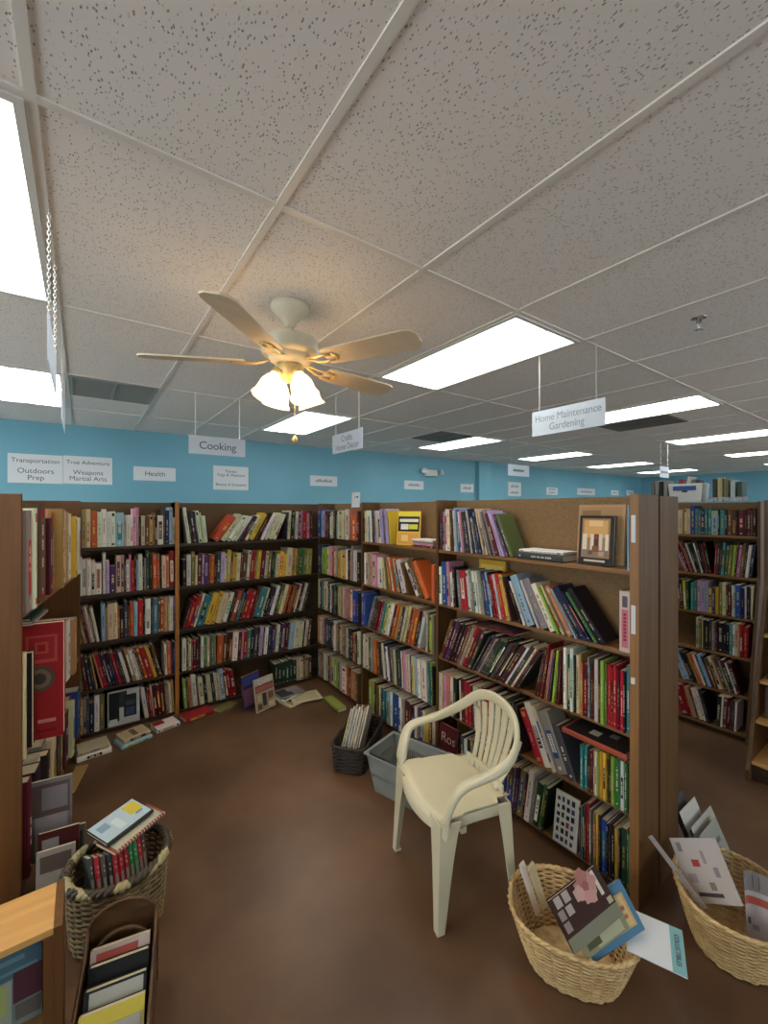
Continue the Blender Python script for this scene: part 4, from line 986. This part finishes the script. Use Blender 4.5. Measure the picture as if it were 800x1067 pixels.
make_book(M2, .010, h*.86, .035, c_('c'), 'cream book beside the thin white book in the honey basket', marks=False)
M, h, w = px_frame((657, 992), .2135, (657, 947), .2185, (706, 993), .2135)
tc_ = thing('collectibles_card', 'white card with teal strip lettered Collectibles, lying over the basket rim', 'card', M=M)
m = MB(); m.box((-.0015, -.012, 0), (.0015, w, h)); m.build('card_panel', M_SIGN, tc_, attr=False)
m = MB(); m.box((-.0019, w-.04, .0005), (.0019, w-.0005, h-.0005), lin('#7fb0b4')); m.build('card_strip', M_PRINT, tc_)
nrm = M.to_3x3() @ Vector((1, 0, 0)); sgn = 1 if nrm.z > 0 else -1
text(tc_, 'COLLECTIBLES', frame((.0026*sgn, w-.02, h/2), (0, 0, -1 if sgn > 0 else -1), (0, 1 * sgn * (1 if sgn > 0 else -1), 0), Vector((0, 0, -1)).cross(Vector((0, 1, 0)))), .02, M_INK, sx=.9)
# brochures in the right-hand basket
def sheet(name, label, M, w, h, col, prints, curl=0, cat='brochure'):
    t = MB(); n = 10; vs = []
    for side in (0, 1):
        for i in range(n+1):
            v = i/n
            for j in range(n+1): u = j/n; vs.append((curl*(u-.5)**2*4*.04 + (-.0012 if side else .0), u*w, v*h))
    k = (n+1)**2; fs = []
    for i in range(n):
        for j in range(n):
            a = i*(n+1)+j; fs.append((a, a+1, a+n+2, a+n+1)); fs.append((k+a, k+a+n+1, k+a+n+2, k+a+1))
    ed = [j for j in range(n+1)]+[i*(n+1)+n for i in range(1, n+1)]+[n*(n+1)+j for j in range(n-1, -1, -1)]+[i*(n+1) for i in range(n-1, 0, -1)]
    for a, b in zip(ed, ed[1:]+ed[:1]): fs.append((b, a, k+a, k+b))
    t.add(vs, fs, col); o = t.build(name, M_PRINT, None); o.matrix_world = M; soft(o, 40)
    m = MB(); N = 6
    for q, (u0, v0, u1, v1, c) in enumerate(prints):
        for s_ in (1, -1):
            for i in range(N):
                ua, ub = u0+(u1-u0)*i/N, u0+(u1-u0)*(i+1)/N
                f = lambda u: curl*(u-.5)**2*4*.04 + (.0012+.0002*q if s_ > 0 else -.0022-.0002*q)
                m.quad([(f(ua), ua*w, v0*h), (f(ub), ub*w, v0*h), (f(ub), ub*w, v1*h), (f(ua), ua*w, v1*h)], lin(c))
    m.build('sheet_print', M_PRINT, o); return tag(o, label, cat)
M, h, w = px_frame((722, 940), .12, (697, 873), .30, (781, 975), .12)
sheet('brochure', 'large white brochure with red seal leaning out of the right basket', M, w, h, lin('#bdb3ae'), [(.3, .55, .46, .66, '#a8403a'), (.1, .78, .2, .93, '#8a7f80'), (.5, .2, .62, .32, '#7c8060'), (.2, .1, .7, .16, '#4c4448'), (.7, .4, .8, .55, '#8f8488'), (.12, .3, .3, .44, '#a09498'), (.55, .6, .62, .8, '#9a8f90')])
M, h, w = px_frame((732, 948), .16, (675, 872), .315, (741, 955), .16)
sheet('brochure', 'thin folded leaflet leaning out at the left rim of right basket', M, w, h, lin('#aaa2a0'), [(.2, .2, .8, .5, '#958c8c')])
M, h, w = px_frame((770, 972), .11, (766, 903), .30, (804, 974), .115)
sheet('magazine', 'curled magazine with red band standing in the right basket', M, w, h, lin('#b5aeac'), [(.0, .7, 1, 1, '#7f7a78'), (.1, .78, .3, .9, '#c0b8b0'), (.4, .75, .7, .95, '#6a5054'), (.0, .5, 1, .62, '#a8503f'), (.2, .2, .35, .3, '#5a5660'), (.4, .12, .6, .2, '#8f8a90')], curl=1.2, cat='magazine')
# boards leaning on the far side of the end panel
for k, (px_, py_, w_, h_, c1, lab) in enumerate(((747, 893, .26, .26, '#9a9c92', 'grey-green printed board, front one leaning beyond the end panel'), (752, 884, .30, .27, '#b5b3a8', 'pale board with rounded corner, second leaning beyond the end panel'), (746, 872, .30, .27, '#c4c2ba', 'white board, third leaning beyond the end panel'), (744, 866, .30, .275, '#46484c', 'dark board at the back of the boards beyond the end panel'))):
    w_ = (.22, .27, .20, .15)[k]; h_ = (.17, .185, .235, .265)[k]
    sheet('display_board', lab, cover_frame((2.428+.004*k, .69+.03*k, .004), (1, .0, 0), .42), w_, h_, lin(c1), [(.1, .5, .8, .62, '#6a6c66'), (.15, .3, .7, .4, '#7d7f78')], cat='board')

# grey shopping basket
c = [Vector((1.444, 2.195, 0)), Vector((1.751, 2.29, 0)), Vector((1.83, 1.828, 0)), Vector((1.523, 1.733, 0))]
ux = (c[1]-c[0]).normalized(); ctr_ = sum(c, Vector())/4; Wd, Ln = (c[1]-c[0]).length/2, (c[0]-c[3]).length/2
sb = thing('shopping_basket', 'grey plastic shopping basket on floor between chair and dark wicker basket', 'basket', M=frame(ctr_, ux, Vector((0, 0, 1)).cross(ux), (0, 0, 1)))
Hs = .235; tp = .80
def wall_pt(s, q, side):      # s 0..1 along the wall, q 0..1 up
    k = tp+(1-tp)*q; w, l = (Wd-.012)*k, (Ln-.012)*k
    return {0: (-w+2*w*s, -l), 1: (w, -l+2*l*s), 2: (w-2*w*s, l), 3: (-w, l-2*l*s)}[side]
m = MB()
for side in range(4):
    n = 22 if side % 2 else 15
    nx, ny = [(0, 1), (-1, 0), (0, -1), (1, 0)][side]
    def bar(s0, s1, q0, q1):
        P4 = [wall_pt(s0, q0, side), wall_pt(s1, q0, side), wall_pt(s1, q1, side), wall_pt(s0, q1, side)]
        Z4 = [.006+q0*Hs, .006+q0*Hs, .006+q1*Hs, .006+q1*Hs]
        vs = [(p[0], p[1], z) for p, z in zip(P4, Z4)] + [(p[0]+nx*.004, p[1]+ny*.004, z) for p, z in zip(P4, Z4)]
        m.add(vs, [(0, 1, 2, 3), (7, 6, 5, 4), (0, 4, 5, 1), (1, 5, 6, 2), (2, 6, 7, 3), (3, 7, 4, 0)])
    for q0, q1 in ((0, .08), (.40, .46), (.72, 1.0)): bar(0, 1, q0, q1)
    bar(0, .06, 0, 1); bar(.94, 1, 0, 1)
    if side in (0, 3): bar(.06, .94, .0, .72)
    else:
        for k in range(n): bar(.06+.88*(k+.18)/n, .06+.88*(k+.82)/n, .08, .72)
fix_normals(m.build('basket_body', M_GREYP, sb, attr=False))
m = MB(); w, l = (Wd-.012)*tp, (Ln-.012)*tp; m.box((-w, -l, .001), (w, l, .0055)); m.build('basket_base', M_GREYP, sb, attr=False)
m = MB(); zr = Hs+.004
for a, b in (((-Wd, -Ln), (Wd, -Ln+.022)), ((-Wd, Ln-.022), (Wd, Ln)), ((-Wd, -Ln+.022), (-Wd+.022, Ln-.022)), ((Wd-.022, -Ln+.022), (Wd, Ln-.022))): m.box((*a, zr-.012), (*b, zr+.004))
bevel(m.build('basket_rim', M_GREYP, sb, attr=False), .004)
m = MB()
for s in (-1, 1): m.tube([(s*(Wd-.006), -Ln*.8, zr+.008), (s*(Wd-.006), Ln*.8, zr+.008)], .005, 8)
m.build('folded_handle', M_RUBBER, sb, True, attr=False)

# dark wicker box with catalogues
a, b, c2 = Vector((1.33, 2.47, 0)), Vector((1.475, 2.285, 0)), Vector((1.87, 2.64, 0))
ux = (b-a).normalized(); uy = Vector((0, 0, 1)).cross(ux); Wk = (b-a).length/2+.004; Lk = .235
ctr_ = (a+b)/2 + uy*(Lk+.01)
Mk = frame(ctr_, ux, uy, (0, 0, 1))
wicker('wicker_basket', 'dark brown oblong wicker basket full of pale catalogues', Mk, Wk-.012, Lk-.01, Wk, Lk, .165, M_WICKD, ns=30, e=.32, wr=.0065, rim=.011)
cols = ['#b9b2a4', '#c9c2b2', '#a49a8c', '#bfb6a6', '#c9c4b8', '#b3a08c', '#bcae9c', '#a9a294', '#c4bcae']
lab = ['first', 'second', 'third', 'fourth', 'fifth', 'sixth', 'seventh', 'eighth', 'ninth']
for k in range(9):
    M = Mk @ Matrix.Translation((-.088+.0142*k, -.10+.012*(k % 3), .096)) @ Matrix.Rotation(math.radians(7), 4, 'Y') @ Matrix.Rotation(math.radians(-28), 4, 'X')
    make_book(M, .0125, .25+.012*(k % 3), .15, lin(cols[k]), f'pale catalogue, {lab[k]} from the left in the dark wicker basket', name='catalogue', cat='catalogue', soft_cover=True, marks=True, group='catalogues in the dark wicker basket')

# round basket on the left, full of books, with notebooks on top
rbk = wicker('wicker_basket', 'round rattan basket with banded green rim, packed with red and green books', rotz((.125, 2.09, 0), 0), .162, .152, .18, .17, .27, M_WICKM, ns=28, wr=.006, rim=.019, rim_mat=M_RIMG)
spines = [('k', '#3a3f3a'), ('r', '#a01c26'), ('h', '#4a4644'), ('k', '#26262a'), ('r', '#a8232c'), ('r', '#9c1a28'), ('r', '#8f1a22'), ('e', '#1f6a3c'), ('e', '#24784a'), ('r', '#a01f2c'), ('n', '#4c3a34')]
nm = ['mottled black', 'bright red', 'charcoal', 'black', 'red', 'red', 'red', 'green', 'green', 'red', 'brown']
xb = -.02
SB = Vector((.98, .2, 0)).normalized()
for k, (cc, hx) in enumerate(spines):
    t_ = .0183; s = -.092+k*.0190
    M = fr(Vector((.125, 2.055, 0))+SB*s, SB) @ Matrix.Translation((0, -.05-.055*(1-((k-5)/6)**2), .075)) @ Matrix.Rotation(math.radians(-24), 4, 'X')
    o = make_book(M, t_, .275, .115, lin(hx), f'{nm[k]} book upright in the round rattan basket, {ORD[k]} from its left', marks=False)
    m = MB(); w = t_*.27
    m.quad([(-w, -.0004, .02), (w, -.0004, .02), (w, -.0004, .20), (-w, -.0004, .20)], lin('#7d7872'))
    for q in range(2): m.quad([(-w*.5, -.0006, .22+q*.018), (w*.3, -.0006, .218+q*.018), (w*.5, -.0006, .224+q*.018), (-w*.3, -.0006, .227+q*.018)], lin('#b59a90'))
    m.build('spine_print', M_PRINT, o)
M, h, w = px_frame((121, 891), .335, (173, 847), .345, (100, 880), .345)
make_book(M, .012, h, w, lin('#8a4a30'), 'rust spiral notebook lying on top of the books in round basket', name='notebook', cat='notebook', soft_cover=True, marks=False, back=True, prints=[(.1, .05, .95, .95, '#b0ac98')])
nb = [x for x in COL.objects if x.get('label', '').startswith('rust spiral')][0]
m = MB()
for q in range(18): m.tube([(.008*math.cos(a), .006+.008*math.sin(a), .012+q*.013) for a in [i*PI/4 for i in range(8)]], .0012, 4, closed=True)
m.build('spiral_wire', M_TRIMW, nb, attr=False)
M, h, w = px_frame((112, 882), .358, (160, 845), .37, (85, 871), .368)
make_book(M, .014, h, w, lin('#26262a'), 'black-edged notebook with pale blue cover, topmost on round basket', name='notebook', cat='notebook', marks=False, back=True, prints=[(.06, .02, .99, .98, '#a9bcc4'), (.4, .68, .9, .95, '#c9b23c'), (.5, .1, .8, .3, '#7f97ac'), (.2, .35, .7, .5, '#c0cccc'), (.3, .75, .38, .9, '#7d7a90')])

# brown bamboo carry basket below it
bk_ = thing('magazine_basket', 'brown bamboo basket with arched back, holding magazines beside the low shelf', 'basket', M=rotz((.085, 1.60, 0), math.radians(-12)))
m = MB()
# back board with a hand hole, side walls, lower front
def arch(w, z0, z1, n=14):
    return [(-w, z0)]+[(-w*math.cos(PI*k/n), z1+(w*.75)*math.sin(PI*k/n)) for k in range(n+1)]+[(w, z0)]
def plate(pts, y0, y1, M=None):
    n = len(pts); m.add([(x, y0, z) for x, z in pts]+[(x, y1, z) for x, z in pts], [tuple(range(n)), tuple(reversed(range(n, 2*n)))]+[(i, n+i, n+(i+1) % n, (i+1) % n) for i in range(n)], M=M)
plate(arch(.105, .0, .27), .165, .172)
for s in (-1, 1):
    m.add([(s*.105, .17, 0), (s*.105, -.16, 0), (s*.105, -.16, .12), (s*.105, -.05, .17), (s*.105, .10, .23), (s*.105, .17, .29),
           (s*.099, .17, 0), (s*.099, -.16, 0), (s*.099, -.16, .12), (s*.099, -.05, .17), (s*.099, .10, .23), (s*.099, .17, .29)],
          [(0, 1, 2, 3, 4, 5), (11, 10, 9, 8, 7, 6)]+[(i, 6+i, 6+(i+1) % 6, (i+1) % 6) for i in range(6)])
plate([(-.105, 0), (-.105, .12), (.105, .12), (.105, 0)], -.166, -.16)
m.box((-.099, -.16, 0), (.099, .165, .006))
fix_normals(m.build('basket_body', M_BAMB, bk_, attr=False))
m = MB(); ar = arch(.105, .02, .27)
m.tube([(x, .163, z) for x, z in ar], .006, 6)
m.tube([(x*.8, .14, z-.05) for x, z in arch(.105, .15, .24)], .006, 6)
for s in (-1, 1): m.tube([(s*.104, .165, .29), (s*.104, .10, .232), (s*.104, -.05, .172), (s*.104, -.163, .122), (s*.104, -.165, .01)], .006, 6)
m.tube([(-.104, -.163, .122), (.104, -.163, .122)], .006, 6)
m.build('cane_edging', M_BAMB, bk_, True, attr=False)
for k, (y, hh, t_, cc, lab, pr) in enumerate((
        (.10, .245, .022, '#8f7a74', 'red and white magazine at the back of the brown bamboo basket', [(.0, .5, 1, 1, '#b5a49c'), (.1, .75, .8, .95, '#9c4a44'), (.3, .55, .9, .68, '#c4b4ac')]),
        (.055, .225, .034, '#1c1b1d', 'thick black book behind the white-labelled one in bamboo basket', []),
        (.005, .205, .032, '#232226', 'black book with white label strip in the brown bamboo basket', [(.1, .78, .95, .97, '#a9a69c')]),
        (-.045, .185, .02, '#b5a55a', 'yellow-edged magazine at the front of the brown bamboo basket', [(.0, .8, 1, 1, '#c9b548'), (.05, .3, .95, .78, '#a9a29a'), (.2, .5, .6, .7, '#7d8690')]))):
    nmk = 'magazine' if 'magazine' in lab else 'book'
    M = bk_.matrix_world @ Matrix.Translation((-.088, y-.065-(.013 if k == 0 else 0), .016)) @ cover_frame((0, 0, 0), (1, 0, 0), .42)
    make_book(M, t_, hh, .176, lin(cc), lab, name=nmk, cat=nmk, marks=False, prints=pr, soft_cover=nmk == 'magazine')

# low shelf at the lower left corner
Xr, Yf, Yb, Hl = -.048, 1.585, 1.775, .50
ls = thing('low_bookshelf', 'low wooden shelf in the lower left corner, catalogue in its front', 'bookcase', M=rotz((Xr, Yf, 0), 0))
m = MB(); m.box((-.9, .0, Hl-.02), (-.0215, .19, Hl)); bevel(m.build('shelf_top', W_TOP, ls, attr=False), .0015)
m = MB(); m.box((-.021, -.006, 0), (0, .19, Hl+.003)); bevel(m.build('side_panel', W_DZ, ls, attr=False), .0015)
m = MB(); m.box((-.046, -.004, 0), (-.0215, .012, Hl-.0205)); bevel(m.build('front_stile', W_DZ, ls, attr=False), .001)
m = MB(); m.box((-.9, .06, .02), (-.0215, .066, Hl-.0205)); m.build('back_panel', W_DZ, ls, attr=False)
m = MB(); m.box((-.9, -.002, .22), (-.0465, .0595, .24)); bevel(m.build('front_ledge', W_X, ls, attr=False), .001)
cat = MB(); cat.box((-.30, .028, .2412), (-.05, .034, .472), lin('#6f7c78'))
co = cat.build('catalogue', M_PRINT); co.matrix_world = rotz((Xr, Yf, 0), 0)
tag(co, 'colourful catalogue standing in the front of the low corner shelf', 'catalogue')
m = MB()
for x0, z0, x1, z1, cc in ((-.30, .385, -.05, .472, '#44606c'), (-.29, .40, -.06, .41, '#5c7a84'), (-.28, .43, -.09, .445, '#5f7d86'), (-.115, .31, -.05, .40, '#4c2a34'), (-.30, .25, -.118, .382, '#8f9686'), (-.215, .29, -.13, .375, '#98a05c'), (-.20, .305, -.15, .312, '#6a7440'), (-.20, .33, -.15, .337, '#6a7440'), (-.20, .352, -.16, .358, '#6a7440'), (-.28, .30, -.235, .33, '#4a4038'), (-.275, .265, -.23, .29, '#4a4038'), (-.11, .26, -.055, .305, '#5c5650')):
    y = .0276-.0002*len(m.f); m.quad([(x0, y, z0), (x1, y, z0), (x1, y, z1), (x0, y, z1)], lin(cc))
m.build('cover_print', M_PRINT, co)

# ------------------------------------------------------------------ on the far bookcase and in the flared rack
tb = thing('storage_tub', 'white plastic tub with blue label on top of the far bookcase', 'tub', M=fr((4.33, 1.46, TOP), (0, -1)))
m = MB(); A = [(-.115, 0), (.115, 0), (.115, .16), (-.115, .16)]; Bp = [(-.13, -.012), (.13, -.012), (.13, .172), (-.13, .172)]
vs = [(x, y, .001) for x, y in A]+[(x, y, .165) for x, y in Bp]+[(x*.95, y*.9+.008, .006) for x, y in A]+[(x*.95, y*.9+.008, .165) for x, y in Bp]
fs = [(3, 2, 1, 0), (8, 9, 10, 11)]
for i in range(4): j = (i+1) % 4; fs += [(i, j, 4+j, 4+i), (8+j, 8+i, 12+i, 12+j), (4+i, 4+j, 12+j, 12+i)]
m.add(vs, fs); bevel(fix_normals(m.build('tub_body', M_TRIMW, tb, attr=False)), .003)
m = MB(); m.box((-.09, -.0135, .105), (.085, -.0085, .145), lin('#3c5fa0')); m.box((-.02, -.014, .09), (.02, -.009, .104), lin('#30333a')); m.build('tub_label', M_PRINT, tb)
for k, (dx, cc, lab, tz) in enumerate(((-.07, '#7d2a30', 'red book sticking up inside the white tub', .20), (.0, '#b5b0a8', 'pale book leaning across inside the white tub', .22), (.06, '#3a3a44', 'dark book standing inside the white tub', .19))):
    make_book(tb.matrix_world @ Matrix.Translation((dx, .03, .0105)) @ Matrix.Rotation(.12, 4, 'Y'), .03, tz, .11, lin(cc), lab, marks=False)
for k, (y, cc, hh, lab) in enumerate(((1.72, '#6a6460', .19, 'grey book in the red bookend on the far bookcase'), (1.685, '#8f8880', .2, 'pale grey book in the red bookend on the far bookcase'), (1.65, '#1f1f22', .19, 'black book in the red bookend on the far bookcase'), (1.615, '#8a8a84', .2, 'ashen book next to the black one in red bookend'))):
    make_book(fr((4.33, y, TOP+.0045), (0, -1)), .03, hh, .14, lin(cc), lab, marks=False)
be = MB(); be.box((-.075, -.006, .0005), (.075, .15, .004)); be.box((-.075, -.008, .0005), (.075, -.0065, .06)); be.box((-.0785, -.008, .0005), (-.0755, .15, .06)); o = be.build('bookend_tray', mat('red_plastic', lin('#8f2a26'), .4), attr=False); o.matrix_world = fr((4.33, 1.668, TOP), (0, -1))
tag(o, 'red tray holding four books on top of the far bookcase', 'tray')
tb2 = MB(); tb2.box((-.12, 0, .001), (.12, .15, .005)); tb2.box((-.12, 0, .005), (.12, .004, .04)); tb2.box((-.12, .146, .005), (.12, .15, .04)); tb2.box((-.12, .004, .005), (-.116, .146, .04)); tb2.box((.116, .004, .005), (.12, .146, .04))
o = tb2.build('clear_tray', M_CLEAR, attr=False); o.matrix_world = fr((4.33, 1.17, TOP), (0, -1)); tag(o, 'clear plastic tray of books beside the white tub', 'tray')
for k, (y, cc, hh, lab) in enumerate(((1.25, '#3a3430', .19, 'dark book nearest the white tub in the clear tray'), (1.215, '#b5a878', .2, 'tan book in the clear tray on the far bookcase'), (1.175, '#6a6a4c', .19, 'olive book in the clear tray on the far bookcase'), (1.13, '#a9b5b8', .17, 'pale blue book in the clear tray on the far bookcase'), (1.085, '#3a4a44', .16, 'dark green book at the far end of the clear tray'))):
    make_book(fr((4.345, y, TOP+.0055), (0, -1)), .032, hh, .125, lin(cc), lab, marks=False)
for k, (z, cc, hh, ex, lab) in enumerate(((1.205, '#4a4036', .25, .0, 'brown face-out book on second shelf of flared rack'), (.89, '#39445a', .24, .10, 'slate blue book face out in the flared rack at right edge'), (.60, '#2c3a44', .22, .2, 'dark teal book face out in the flared rack at right edge'), (.36, '#5a4a40', .2, .27, 'brown mottled book face out low in the flared rack'))):
    make_book(MH @ cover_frame((.05, -ex+.05, z+.001), (1, 0, 0), .15), .02, hh, .2, lin(cc), lab, marks=False, prints=[(.1, .6, .9, .9, '#8f8a80'), (.1, .1, .9, .5, '#3a3a40')])

# ------------------------------------------------------------------ shelved books: the largest as objects, the rest as one mass
N_AUTO = 300 - N_BOOK[0]
SPECS = [b for b in SPECS if b['area'] > 0]
def label_of(b):
    c = NAMES[b['c']]; deg = math.degrees(b['th']); n = len(U[b['bay']]and ZR) if b['run'] in 'RB' else (3 if b['run'] == 'L' else 6)
    shn = SHELF[n][b['shelf']]
    lean = 'upright' if abs(deg) < 4 else ('slanted' if abs(deg) > 14 else 'tilted')
    ref = REF[b['bay']][0]
    if b['of'] == 1: return f'only {c} book, {lean}, on {shn} shelf of {BAYNAME[b["bay"]]}'
    return f'{lean} {c} book, {ORD[b["ord"]]} {c} from {ref}, {shn} shelf, {BAYNAME[b["bay"]]}'
for b in SPECS[:N_AUTO]:
    col = jit(PAL[b['c']])
    make_book(b['M'], b['t'], b['h'], b['d'], col, label_of(b), group=f'shelved books', soft_cover=rnd.random() < .35)
mass = MB()
for b in SPECS[N_AUTO:]:
    col = jit(PAL[b['c']]); M = b['M']
    cv, pg = book_geo(b['t'], b['h'], b['d'], col, rnd.random() < .35)
    mass.add(cv.v, cv.f, col, 0, M); mass.add(pg.v, pg.f, PAGEC, 1, M)
    mk = spine_marks(b['t'], b['h'], col)
    for i, f in enumerate(mk.f): mass.add([mk.v[k] for k in f], [tuple(range(4))], mk.c[i], 2, M)
o = mass.build('shelved_books', [M_COVER, M_PAGE, M_PRINT]); o['kind'] = 'stuff'; tag(o, 'smaller books filling the rest of the shelves', 'books')
print('BOOKS', N_BOOK[0], 'mass', len(SPECS)-N_AUTO)

# ------------------------------------------------------------------ light, sky, camera
w = bpy.data.worlds.new('daylight'); SC.world = w; w.use_nodes = True
bg = w.node_tree.nodes['Background']; bg.inputs['Color'].default_value = (.93, .97, 1, 1); bg.inputs['Strength'].default_value = 3.7
cam = bpy.data.cameras.new('camera'); co = bpy.data.objects.new('camera', cam); COL.objects.link(co); SC.camera = co
cam.sensor_fit = 'HORIZONTAL'; cam.sensor_width = 36; cam.lens = 36*F/800; cam.shift_y = -1.5/800; cam.clip_start = .05
co.location = (0, 0, CZ); co.rotation_euler = (PI/2, 0, -YAW)
vs_ = SC.view_settings; vs_.view_transform = 'Standard'; vs_.look = 'None'; vs_.gamma = 1; vs_.use_curve_mapping = False; vs_.exposure = 0.42
SC.cycles.use_denoising = True; SC.cycles.max_bounces = 8; SC.cycles.diffuse_bounces = 6
